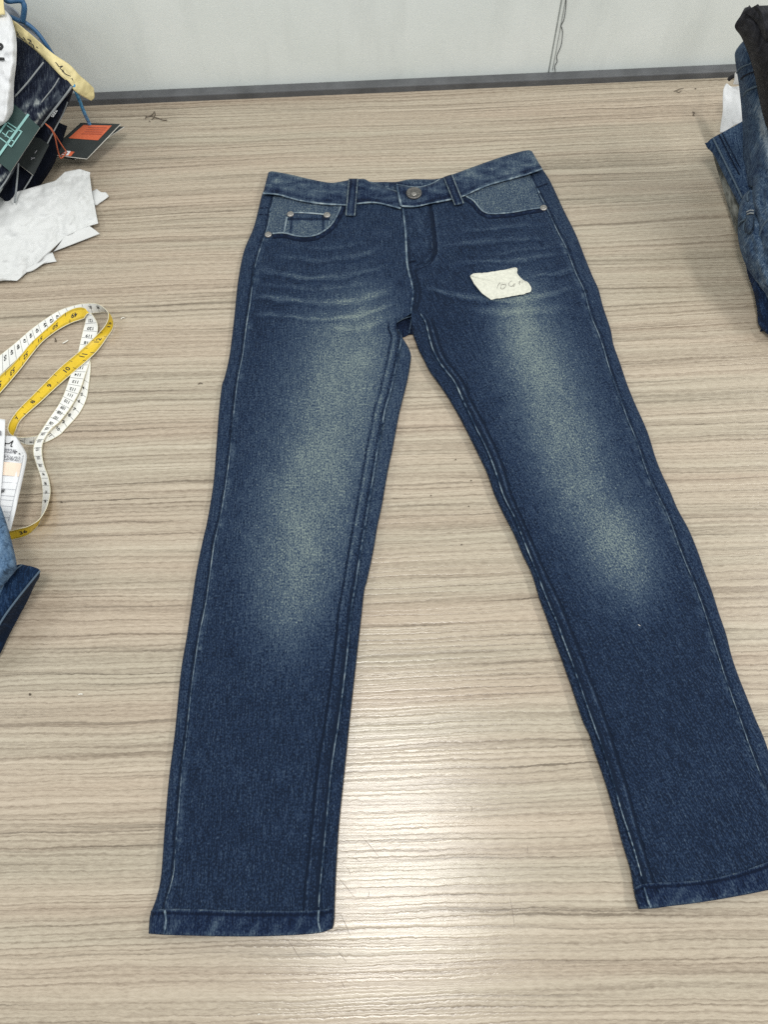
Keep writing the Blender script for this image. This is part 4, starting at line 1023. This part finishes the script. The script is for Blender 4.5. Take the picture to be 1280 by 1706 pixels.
RA.ticks(a0, a1, 0.00159, 'y', 0.80, 0.97, 0.00028)
for x_, y_ in ((175, 556), (150, 579), (123.5, 604), (96, 630), (68.5, 656), (41, 682)):
    s_ = RA.s_near(x_, y_)
    RA.ticks(s_, s_ + 1e-4, 1, 'y', 0.02, 0.30, 0.0006, name='inch_mark'); RA.ticks(s_ + 0.006, s_ + 0.0061, 1, 'y', 0.70, 0.98, 0.0006, name='inch_mark')
    RA.ticks(s_ + 0.0127, s_ + 0.0128, 1, 'y', 0.02, 0.26, 0.0004, name='half_inch_mark'); RA.ticks(s_ + 0.0187, s_ + 0.0188, 1, 'y', 0.74, 0.98, 0.0004, name='half_inch_mark')
for t_, x_, y_ in (('50', 8, 600), ('49', 20, 590), ('48', 31, 581), ('47', 42, 572), ('46', 53, 562.5), ('45', 63.5, 553), ('44', 74, 544), ('43', 85, 536), ('42', 96, 528), ('39', 150, 513), ('38', 163, 514)):
    RA.text(t_, x_, y_, 'w', '+t', 0.0056, 0.36)
RA.ticks(RA.s_near(-30, 632), RA.s_near(176, 518), 0.0100, 'w', 0.02, 0.98, 0.00035, name='centimetre_lines')
for t_, x_, y_ in (('17', 36, 733), ('16', 52, 734), ('11', 83, 724), ('10', 96, 715), ('9', 107, 705), ('8', 116, 693), ('7', 124, 681), ('6', 131, 668), ('5', 137, 657), ('4', 141, 645)):
    RA.text(t_, x_, y_, 'w', '+t', 0.0056, 0.60)
RA.ticks(RA.s_near(26, 729), RA.s_near(146, 622), 0.0100, 'w', 0.02, 0.98, 0.00035, name='centimetre_lines')
for t_, x_, y_ in (('49', 124, 526), ('50', 94, 545), ('51', 67, 567), ('52', 42, 592), ('53', 20, 619), ('54', -2, 644)):
    RB.text(t_, x_, y_, 'y', '-s', 0.0088)
a0, a1 = RB.s_near(-20, 663), RB.s_near(140, 521)
RB.ticks(a0, a1, 0.00159, 'y', 0.03, 0.20, 0.00028); RB.ticks(a0, a1, 0.00159, 'y', 0.80, 0.97, 0.00028)
for x_, y_ in ((110, 534), (80, 556), (55, 580), (31, 605), (9, 632)):
    s_ = RB.s_near(x_, y_)
    RB.ticks(s_, s_ + 1e-4, 1, 'y', 0.02, 0.30, 0.0006, name='inch_mark'); RB.ticks(s_ + 0.006, s_ + 0.0061, 1, 'y', 0.70, 0.98, 0.0006, name='inch_mark')
for t_, x_, y_ in (('121', 152, 534), ('120', 150, 547), ('119', 148, 559), ('118', 144.5, 571), ('115', 133, 612), ('114', 129, 623.5), ('113', 126, 636), ('112', 122, 648), ('111', 118, 659.5), ('110', 112.5, 670), ('109', 107, 680), ('108', 101, 688.5), ('107', 94, 697), ('106', 87, 705.5), ('105', 79, 714), ('104', 73, 723.5), ('103', 66.5, 735), ('102', 62.5, 748), ('101', 63, 762), ('100', 67, 776), ('99', 71.5, 790), ('98', 75.5, 805), ('97', 77, 820), ('96', 75, 835)):
    RB.text(t_, x_, y_, 'w', '-t', 0.0058, 0.5)
RB.ticks(RB.s_near(150, 524), RB.s_near(75, 842), 0.0100, 'w', 0.02, 0.98, 0.00035, name='centimetre_lines')
RB.text('36', 38, 887, 'y', '-s', 0.0092)
RB.ticks(RB.s_near(58, 880), RB.s_near(8, 893), 0.00159, 'y', 0.03, 0.20, 0.00028)
RB.ticks(RB.s_near(58, 880), RB.s_near(8, 893), 0.00159, 'y', 0.80, 0.97, 0.00028)

# ---- left front: paper tags and two pairs of folded jeans --------------------
FT = empty('form_tag', P(10, 800, 0.0))
tag(FT, 'white form tag with date 2022/6/23 and a peach cell beside the measuring tape', 'paper tag')
fz = lambda x, y: 0.036 + 0.00012 * (np.asarray(y) - 790) * -0.3 + 0.0022 * np.sin((np.asarray(y) - 700) / 60.0) - 0.00012 * np.maximum(np.asarray(x) - 26, 0) * 4
fq = coons([(-30, 726), (5, 725.5), (26, 727)], [(-60, 890), (-22, 888), (17, 884)], [(-30, 726), (-44, 800), (-60, 890)], [(26, 727), (42, 752), (44, 765), (38, 795), (29, 835), (17, 884)], 20, 40)
pts = P(fq[..., 0], fq[..., 1], fz(fq[..., 0], fq[..., 1]))
grid('form_sheet', pts, PAPER, FT, None, None, 0.0004)
def fp(x, y, l=0.0005): return P(x, y, fz(x, y) + l)
def fquad(name, pl, mat, l=0.0006):
    pl = np.array(pl, float)
    c = coons(pl[[0, 1]], pl[[3, 2]], pl[[0, 3]], pl[[1, 2]], 6, 8)
    return grid(name, fp(c[..., 0], c[..., 1], l), mat, FT)
fquad('peach_cell', [(-10, 768), (35.5, 772), (31, 794), (-14, 790)], PEACH)
for (xa, ya), (xb, yb) in (((-10, 744), (38, 755)), ((-10, 755), (38.5, 761)), ((-10, 767.5), (36, 771.5)), ((-14, 790.5), (31, 794.5)), ((-16, 801), (28, 805)), ((-18, 812), (26, 816)), ((-20, 823), (23.5, 827)), ((-22, 830), (21.5, 834)), ((-24, 840), (20, 844)), ((-26, 850), (17.5, 853)), ((-28, 860), (15.5, 862))):
    tube('form_rule', fp(np.array([xa, (xa + xb) / 2, xb]), np.array([ya, (ya + yb) / 2, yb])), 0.00022, RULE, FT, 5)
tube('form_rule', fp(np.array([38.5, 36, 31, 26, 20, 14]), np.array([758, 772, 795, 815, 842, 868])), 0.00025, RULE, FT, 5)
def ftext(s, x, y, hpx, mat=INKG, slope=0.09, bold=0.015):
    o_ = fp(x, y, 0.0009); ex_ = fp(x + 10, y + 10 * slope, 0.0009) - o_; ex_ = ex_ / np.linalg.norm(ex_); ey_ = np.array([-ex_[1], ex_[0], 0]); sz = hpx / float(pxm(y))
    lettering(s, o_, ex_ * sz, ey_ * sz * 1.15, mat, FT, 0.0002, bold, 'form_text')
ftext('2022/6', 14, 751.5, 9); ftext('2022/6/23', 14, 763.5, 9.5); ftext('#', 4.5, 817.5, 9, INK)
for pl in ([(6, 731), (8, 742)], [(6, 738), (14, 739), (20, 735), (21, 734)], [(21, 734), (17.5, 743), (20, 744)], [(22, 751), (24, 754), (25, 752), (28, 753)], [(24, 752.5), (24.5, 756)], [(31, 755), (33, 757)]):
    c = catmull(pl, 5); tube('ink_stroke', fp(c[:, 0], c[:, 1], 0.0006), 0.00055, INK, FT, 5)
BT = net('blank_tag', [[(-40, 695, .044), (-15, 696, .046), (8, 699, .046)], [(-42, 740, .042), (-18, 742, .043), (6.5, 745, .043)], [(-46, 800, .039), (-22, 800, .040), (2.5, 800, .040)], [(-50, 850, .037), (-26, 850, .038), (-2, 850, .038)]], 12, 30, PAPER, None, 0.0004)
tag(BT, 'plain white paper tag overlapping the form tag at the left edge', 'paper tag')
prism('printed_patch', P(np.array([-6, 1, 1, -6]), np.array([717, 717.5, 725, 724.5]), .0462), INKG, BT, 0.0002)

LJ = empty('light_jeans', P(-20, 950, 0.0))
tag(LJ, 'light-blue denim garment with a rumpled corner at the left edge', 'jeans')
net('denim_fold', [[(-120, 800, .075), (-60, 815, .076), (-20, 830, .072), (-4, 838, .066), (2, 846, .058)],
                   [(-120, 850, .080), (-60, 858, .082), (-14, 866, .078), (6, 872, .070), (13, 880, .058)],
                   [(-120, 890, .080), (-55, 897, .083), (-6, 902, .080), (15, 908, .070), (22, 914, .056)],
                   [(-120, 925, .074), (-50, 930, .078), (0, 933, .076), (20, 936, .066), (27, 938, .052)],
                   [(-120, 955, .066), (-50, 960, .070), (-2, 958, .070), (18, 952, .060), (26, 950, .046)],
                   [(-120, 985, .052), (-50, 988, .056), (-10, 982, .056), (8, 972, .050), (16, 962, .040)]], 50, 50, D_LIGHT, LJ, 0.006, 0.004, 16, 11, fade=lambda x, y: 0.5 * (fnoise(x / 10, y / 10, 3) - 0.4))
net('lower_fold', [[(-110, 965, .050), (-50, 968, .052), (-4, 964, .050), (12, 962, .044), (20, 958, .036)],
                   [(-110, 990, .050), (-50, 992, .052), (-6, 985, .048), (6, 980, .042), (12, 976, .032)],
                   [(-115, 1040, .046), (-55, 1030, .048), (-14, 1014, .046), (0, 1004, .040), (7, 996, .030)],
                   [(-120, 1090, .036), (-60, 1080, .038), (-24, 1052, .040), (-8, 1034, .036), (4, 1012, .026)]], 40, 40, D_LIGHT, LJ, 0.005, 0.002, 16, 12, fade=lambda x, y: 0.3 * (fnoise(x / 10, y / 10, 3) - 0.4))
line3('seam', [(26, 944, .050), (14, 954, .0545), (4, 966, .057), (-10, 978, .058)], 0.0010, D_SEAM, LJ)
DL = empty('dark_jeans', P(10, 1060, 0.0))
tag(DL, 'dark blue jeans leg with open hem below the light-blue denim', 'jeans')
net('leg_top', [[(-30, 960, .040), (0, 950, .042), (18, 945, .042), (33, 940, .038), (44, 942, .034)],
                [(-40, 1000, .042), (-8, 985, .044), (14, 972, .044), (34, 955, .041), (54, 944, .034)],
                [(-60, 1060, .040), (-20, 1035, .042), (4, 1010, .042), (34, 975, .040), (64, 948, .034)],
                [(-70, 1110, .034), (-30, 1080, .036), (-6, 1050, .037), (28, 1000, .036), (66, 952, .032)]], 40, 40, D_LEGHEM, DL, 0.003, 0.0015, 18, 13, fade=lambda x, y: 0.12 * (fnoise(x / 9, y / 9, 3) - 0.3))
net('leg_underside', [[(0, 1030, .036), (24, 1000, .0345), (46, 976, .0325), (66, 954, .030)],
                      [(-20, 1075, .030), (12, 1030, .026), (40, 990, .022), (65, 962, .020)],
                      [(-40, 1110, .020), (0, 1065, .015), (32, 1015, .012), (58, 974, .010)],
                      [(-50, 1150, .008), (-6, 1098, .006), (16, 1056, .005), (46, 1000, .004)]], 36, 36, D_LEGHEM, DL, 0.003, 0.001, 18, 14, fade=lambda x, y: 0 * x - 0.10)  # underside colour darkened to imitate its shading
line3('hem_edge', [(66, 951, .0325), (48, 973, .0340), (28, 998, .0362), (6, 1028, .0375), (-14, 1062, .0365)], 0.0011, D_SEAM, DL, lift=0.0022)
line3('seam', [(36, 941, .0385), (24, 950, .0425), (10, 966, .0445), (0, 982, .0445)], 0.0008, D_SEAM, DL, lift=0.0016)

# ---- right pile --------------------------------------------------------------
BK = empty('charcoal_trousers', P(1300, 200, 0.0))
tag(BK, 'charcoal trousers folded on top of the right pile of clothes', 'trousers')
net('trouser_fold', [[(1236, 24, .205), (1252, 14, .215), (1270, 11, .222), (1300, 10, .225), (1400, 8, .225)],
                     [(1225, 44, .188), (1238, 36, .202), (1262, 40, .214), (1296, 44, .220), (1400, 44, .220)],
                     [(1236, 62, .172), (1248, 70, .190), (1268, 76, .204), (1300, 80, .212), (1400, 80, .212)],
                     [(1248, 92, .156), (1258, 104, .176), (1276, 110, .192), (1310, 112, .202), (1400, 112, .202)],
                     [(1258, 130, .136), (1266, 142, .156), (1284, 148, .174), (1320, 150, .186), (1400, 150, .186)],
                     [(1266, 175, .112), (1274, 185, .132), (1294, 192, .152), (1330, 195, .168), (1400, 195, .168)],
                     [(1276, 235, .082), (1286, 242, .102), (1306, 248, .124), (1340, 250, .142), (1400, 250, .142)],
                     [(1292, 300, .050), (1302, 306, .072), (1320, 312, .094), (1350, 314, .112), (1400, 315, .112)]], 50, 70, D_BLACK, BK, 0.008, 0.002, 16, 15, fade=lambda x, y: 0.25 * (fnoise(x / 9, y / 12, 3) - 0.5))
net('turned_edge', [[(1238, 23, .208), (1254, 12, .220), (1276, 9, .228), (1400, 6, .230)],
                    [(1246, 24, .212), (1262, 22, .222), (1284, 22, .230), (1400, 22, .230)],
                    [(1254, 30, .214), (1268, 36, .222), (1290, 40, .228), (1400, 42, .228)],
                    [(1262, 38, .214), (1272, 50, .219), (1294, 56, .224), (1400, 58, .224)],
                    [(1270, 52, .211), (1275, 66, .212), (1296, 70, .216), (1400, 72, .218)]], 36, 30, D_BLACK, BK, 0.004, 0.001, 14, 16, fade=lambda x, y: 0.3 * (fnoise(x / 6, y / 12, 3) - 0.35))
line3('seam', [(1246, 56, .193), (1254, 50, .201), (1264, 47, .209), (1274, 50, .213)], 0.0012, D_BLACK, BK)
line3('seam', [(1250, 88, .172), (1256, 82, .182), (1268, 76, .196), (1284, 73, .206)], 0.0011, D_BLACK, BK)
line3('seam', [(1254, 98, .168), (1262, 92, .180), (1272, 88, .191), (1286, 86, .202)], 0.0011, D_BLACK, BK)
mf = lambda x, y: 0.27 + 0.55 * np.exp(-(((x - 1262 - (y - 160) * 0.22) / 9) ** 2)) * sm(150, 200, y) * (1 - sm(330, 420, y)) + 0.10 * (fnoise(x / 10, y / 10, 3) - 0.4)
BJ = empty('folded_jeans', P(1290, 260, 0.0))
tag(BJ, 'faded mid-blue jeans folded directly under the charcoal trousers', 'jeans')
net('denim_fold', [[(1228, 82, .142), (1236, 72, .152), (1244, 67, .160), (1270, 66, .166), (1380, 60, .166)],
                   [(1225, 92, .134), (1234, 88, .148), (1246, 88, .158), (1272, 90, .164), (1380, 90, .164)],
                   [(1228, 116, .122), (1238, 112, .140), (1252, 108, .150), (1276, 108, .156), (1380, 110, .156)],
                   [(1232, 142, .108), (1243, 138, .126), (1258, 134, .138), (1280, 132, .146), (1380, 134, .146)],
                   [(1236, 180, .086), (1248, 176, .106), (1262, 172, .120), (1284, 170, .130), (1380, 172, .130)],
                   [(1239, 225, .064), (1252, 222, .086), (1268, 220, .102), (1290, 220, .112), (1380, 222, .112)],
                   [(1240, 270, .048), (1254, 268, .072), (1272, 268, .088), (1296, 268, .098), (1380, 270, .098)],
                   [(1244, 310, .036), (1258, 312, .060), (1276, 312, .076), (1302, 312, .086), (1380, 315, .086)]], 50, 70, D_MID, BJ, 0.008, 0.003, 14, 17, fade=mf)
line3('seam', [(1229, 121, .121), (1234, 114, .133), (1242, 109, .144), (1254, 105, .152)], 0.0013, D_SEAM, BJ)
line3('seam', [(1240, 160, .105), (1244, 153, .116), (1251, 148, .127), (1264, 143, .137)], 0.0013, D_SEAM, BJ)
line3('seam', [(1235, 132, .121), (1240, 127, .131), (1250, 122, .142), (1262, 119, .149)], 0.0008, D_NAVY, BJ)
WT = net('paper_tag', [[(1206, 149, .036), (1211, 139, .040), (1219, 144, .042), (1229, 144, .046), (1240, 140, .05)],
                       [(1205, 162, .033), (1211, 158, .036), (1220, 160, .038), (1232, 160, .042), (1242, 158, .046)],
                       [(1205, 185, .028), (1210, 184, .030), (1219, 184, .033), (1232, 182, .037), (1244, 180, .04)],
                       [(1202, 205, .022), (1208, 204, .025), (1217, 202, .028), (1229, 198, .032), (1244, 192, .036)],
                       [(1200, 221, .017), (1207, 220, .020), (1216, 214, .024), (1226, 208, .028), (1244, 202, .032)]], 24, 30, PAPER, None, 0.0005, 0.0008, 10, 18)
tag(WT, 'white paper tag poking out from under the right pile', 'paper tag')
W2 = net('paper_corner', [[(1225, 122, .060), (1230, 118, .066), (1236, 120, .070)], [(1224, 134, .054), (1229, 132, .060), (1236, 130, .064)], [(1222, 140, .050), (1228, 141, .053), (1236, 141, .058)]], 12, 12, PAPER, None, 0.0005)
tag(W2, 'small white paper corner just above the larger white tag on the right', 'paper')
KN = line3('plastic_clip', [(1215, 133, .030), (1219, 129, .034), (1226, 126, .040), (1232, 124, .046)], 0.0026, LINTB, None)
tag(KN, 'small black fastener sticking out beside the white tag on the right', 'fastener')
RJ = empty('jeans_bundle', P(1230, 300, 0.0))
tag(RJ, 'dark blue jeans leg with seamed hem corner jutting left from the right pile', 'jeans')
rf = lambda x, y: 0.10 * (fnoise(x / 9, y / 9, 3) - 0.4) + 0.22
net('leg_panel', [[(1177, 240, .040), (1186, 231, .046), (1204, 221, .052), (1226, 209, .058), (1250, 196, .062), (1300, 180, .062)],
                  [(1179, 246, .036), (1190, 240, .044), (1208, 234, .050), (1230, 226, .055), (1252, 216, .060), (1300, 205, .060)],
                  [(1190, 258, .034), (1200, 256, .041), (1216, 253, .046), (1236, 248, .051), (1256, 244, .056), (1300, 240, .056)],
                  [(1204, 286, .030), (1212, 284, .037), (1224, 282, .042), (1241, 280, .047), (1258, 278, .051), (1300, 276, .052)],
                  [(1220, 318, .026), (1227, 318, .032), (1236, 316, .037), (1248, 314, .042), (1262, 312, .046), (1300, 312, .048)],
                  [(1236, 350, .022), (1240, 350, .027), (1246, 349, .031), (1256, 348, .036), (1268, 347, .040), (1300, 346, .044)]], 50, 50, D_MID, RJ, 0.004, 0.001, 16, 19, fade=rf)
line3('seam', [(1189, 230, .0475), (1198, 248, .0455), (1210, 272, .0420), (1224, 301, .0380), (1238, 330, .0340)], 0.0011, D_SEAM, RJ)
line3('hem_seam', [(1199, 224, .0514), (1209, 244, .0491), (1221, 268, .0456), (1233, 291, .0421)], 0.0007, D_INNER, RJ)
line3('hem_seam', [(1204, 221, .0530), (1214, 241, .0508), (1226, 264, .0468), (1238, 287, .0432)], 0.0005, D_INNER, RJ)
GY = net('faded_panel', [[(1188, 256, .026), (1200, 262, .030), (1215, 268, .030), (1236, 275, .030)],
                         [(1195, 280, .020), (1208, 288, .025), (1222, 296, .026), (1240, 300, .026)],
                         [(1204, 310, .014), (1216, 318, .019), (1228, 326, .021), (1242, 330, .021)],
                         [(1214, 345, .009), (1224, 352, .014), (1234, 360, .016), (1246, 362, .016)],
                         [(1227, 388, .006), (1234, 392, .009), (1242, 396, .011), (1252, 398, .011)]], 30, 40, D_BEIGE, RJ, 0.004, 0.0008, 12, 20, fade=lambda x, y: 0.5 * (fnoise(x / 12, y / 12, 3) - 0.5))
HJ = empty('hanging_jeans', P(1280, 450, 0.0))
tag(HJ, 'rumpled blue jeans with belt loop at the near end of the right pile', 'jeans')
hf_ = lambda x, y: 0.29 + 0.40 * (fnoise(x / 8, y / 11, 3) - 0.45) + 0.10 * np.exp(-((x - 1268) / 10) ** 2) * sm(380, 430, y) * (1 - sm(470, 520, y))
net('rear_fold', [[(1240, 325, .046), (1248, 318, .056), (1258, 316, .064), (1276, 318, .070), (1360, 320, .072)],
                  [(1232, 348, .036), (1240, 344, .050), (1254, 344, .060), (1276, 346, .068), (1360, 348, .070)],
                  [(1230, 372, .028), (1238, 370, .044), (1252, 372, .056), (1276, 376, .066), (1360, 376, .068)],
                  [(1231, 400, .022), (1240, 404, .036), (1254, 408, .050), (1278, 410, .062), (1360, 410, .064)],
                  [(1238, 428, .018), (1248, 434, .032), (1260, 440, .044), (1282, 444, .056), (1360, 444, .060)],
                  [(1250, 455, .014), (1258, 460, .026), (1270, 468, .036), (1290, 474, .048), (1360, 476, .052)],
                  [(1264, 476, .010), (1270, 482, .018), (1280, 492, .028), (1298, 500, .038), (1360, 504, .042)]], 44, 56, D_MID, HJ, 0.006, 0.004, 12, 21, fade=hf_)
net('front_fold', [[(1256, 300, .062), (1262, 296, .074), (1272, 296, .082), (1290, 298, .088), (1360, 300, .090)],
                   [(1254, 335, .058), (1260, 334, .072), (1272, 334, .080), (1290, 336, .086), (1360, 338, .088)],
                   [(1262, 375, .052), (1266, 372, .066), (1276, 370, .075), (1294, 372, .081), (1360, 374, .084)],
                   [(1264, 405, .044), (1269, 404, .058), (1278, 404, .068), (1296, 406, .075), (1360, 408, .078)],
                   [(1266, 440, .034), (1272, 440, .048), (1282, 440, .058), (1300, 442, .066), (1360, 444, .070)],
                   [(1270, 470, .026), (1276, 472, .036), (1286, 474, .046), (1304, 476, .056), (1360, 478, .060)],
                   [(1280, 505, .018), (1286, 508, .026), (1296, 510, .034), (1312, 512, .044), (1360, 514, .048)]], 40, 56, D_MID, HJ, 0.005, 0.004, 11, 22, fade=hf_)
net('low_fold', [[(1242, 425, .014), (1252, 424, .022), (1266, 428, .026), (1284, 430, .028), (1360, 430, .03)],
                 [(1246, 455, .011), (1256, 455, .020), (1270, 458, .024), (1288, 460, .026), (1360, 460, .028)],
                 [(1256, 485, .009), (1264, 488, .017), (1276, 490, .022), (1294, 494, .024), (1360, 494, .026)],
                 [(1262, 515, .008), (1269, 518, .014), (1280, 522, .018), (1298, 526, .022), (1360, 526, .024)],
                 [(1264, 538, .006), (1270, 543, .010), (1280, 548, .014), (1298, 552, .017), (1360, 552, .019)],
                 [(1270, 549, .004), (1275, 553, .006), (1282, 558, .007), (1300, 562, .008), (1360, 564, .010)]], 36, 44, D_MID, HJ, 0.004, 0.002, 12, 23, fade=lambda x, y: 0.08 * (fnoise(x / 9, y / 9, 2) - 0.5) - 0.02)
for pl in ([(1231, 377, .031), (1235, 370, .042), (1242, 366, .050), (1251, 362, .057)], [(1247, 335, .056), (1246, 326, .058), (1249, 320, .059)], [(1240, 384, .046), (1241, 374, .050), (1246, 366, .054), (1252, 362, .059)]):
    line3('seam', pl, 0.0012, D_SEAM, HJ)
line3('seam', [(1266, 398, .056), (1269, 384, .066), (1275, 372, .075), (1284, 362, .083)], 0.0013, D_SEAM, HJ)
net('belt_loop', [[(1244, 356, .060), (1250, 354, .064), (1257, 355, .066)], [(1243, 368, .058), (1249, 367, .063), (1256, 367, .065)], [(1242, 380, .054), (1248, 380, .060), (1255, 379, .062)], [(1242, 388, .048), (1248, 389, .053), (1254, 387, .056)]], 10, 16, D_BAND, HJ, 0.002, 0.0002, 8, 24, fade=lambda x, y: 0.28 + 0 * x)
for pl in ([(1245, 353, .062), (1251, 350.5, .066), (1257, 351, .068)], [(1246, 357, .061), (1251, 355, .066), (1257, 355.5, .068)]):
    line3('loop_stitch', pl, 0.0009, D_NAVYEDGE, HJ)

# ---- bits of lint and thread on the table ------------------------------------
def lint(name, pls, r, mat, label, group=None, z=0.0008):
    root = None
    for k, pl in enumerate(pls):
        c = catmull(pl, 5)
        hz = z + 0.0006 * np.abs(np.sin(np.arange(len(c)) * 0.7 + k))
        o = tube(name, P(c[:, 0], c[:, 1], hz), r, mat, root, 5, 0.75 + 0.5 * vnoise(np.arange(len(c)) / 2.0, np.zeros(len(c)) + k))
        if root is None: root = o
    tag(root, label, 'lint', group)
lint('thread_tuft', [[(243, 195), (249, 194), (254, 190), (257, 186), (258, 191), (255, 197), (252, 199)], [(249, 193), (255, 194.5), (264, 197), (271, 200), (278, 200)], [(243, 193), (242, 198)], [(248, 201.5), (250, 202)]], 0.0005, LINT, 'brown thread tuft on the table below the grey rail')
lint('fabric_scrap', [[(400, 159), (404, 161), (409, 160), (414, 157)], [(401, 157), (408, 156.5), (414, 156)], [(402, 162), (406, 161), (411, 159)]], 0.0013, LINTB, 'black fabric scrap on the table against the grey rail')
q = wallpt(345, 150, -0.008)
o = tube('fabric_scrap', np.array([q + np.array([-0.004, 0, .002]), q + np.array([0, 0, .003]), q + np.array([0.004, 0, .002])]), 0.0012, LINTB); tag(o, 'tiny black scrap lying on top of the grey rail', 'lint')
lint('thread_bit', [[(1155, 186), (1158, 188), (1156, 191), (1158, 193)]], 0.0005, LINT, 'short brown thread bit near the right pile')
lint('white_lint', [[(104, 572), (108, 570), (113, 567)]], 0.0007, LINTW, 'white lint fleck inside the measuring tape loop')
lint('grey_lint', [[(91, 568), (93, 569), (91, 563)]], 0.0005, LINT, 'small dark lint fleck inside the measuring tape loop')
lint('dark_speck', [[(101, 836), (103, 837)]], 0.0006, LINT, 'dark speck right of the lowest bend of the measuring tape')
lint('dark_speck', [[(49, 1156), (50, 1158)]], 0.0009, LINT, 'dark speck below the dark blue jeans leg at the left')
lint('white_lint', [[(130, 1157), (135, 1156), (137, 1157)]], 0.0006, LINTW, 'white lint fleck left of the jeans, lower down')
lint('white_lint', [[(201, 532), (204, 529), (207, 530)]], 0.0006, LINTW, 'white lint fleck right of the measuring tape bend')
for px, py, lb in ((785, 800, 'dark speck nearest the inner knee of the right leg'), (781, 843, 'dark speck below the inner knee of the right leg'), (759, 765, 'highest dark speck between the two jeans legs'), (769, 907, 'lowest dark speck between the two jeans legs'), (718, 825, 'dark speck between the legs, closest to the left leg')):
    lint('dark_speck', [[(px, py), (px + 1.4, py + 0.8)]], 0.0005, LINT, lb, 'specks between the legs')

lint('thread_tuft', [[(1124, 152), (1129, 150), (1134, 148), (1140, 147)], [(1128, 152), (1132, 154), (1136, 151)]], 0.0004, LINT, 'pale brown thread tuft on the table near the right end of the rail')
lint('dark_speck', [[(1159, 147), (1161, 148)]], 0.0005, LINT, 'dark speck just left of the small black fastener on the right')
o = tube('white_lint', P(np.array([1064.0, 1066.0, 1067.5]), np.array([1040.5, 1041.5, 1043.0]), hr(np.array([1064.0, 1066.0, 1067.5]), np.array([1040.5, 1041.5, 1043.0])) + 0.0004), 0.00028, LINTW)
tag(o, 'white lint fleck on the right jeans leg below the knee fade', 'lint')
lint('white_lint', [[(430, 1690), (433, 1689)]], 0.0005, LINTW, 'white lint fleck at the near edge of the table below the left hem')
lint('thread_bit', [[(553, 1494), (555, 1492), (557, 1495)]], 0.0004, LINT, 'tiny thread bit by the hem of the left leg')
lint('thread_bit', [[(330, 640), (333, 638), (337, 639)]], 0.0004, LINT, 'faint thread bit left of the jeans at thigh height')
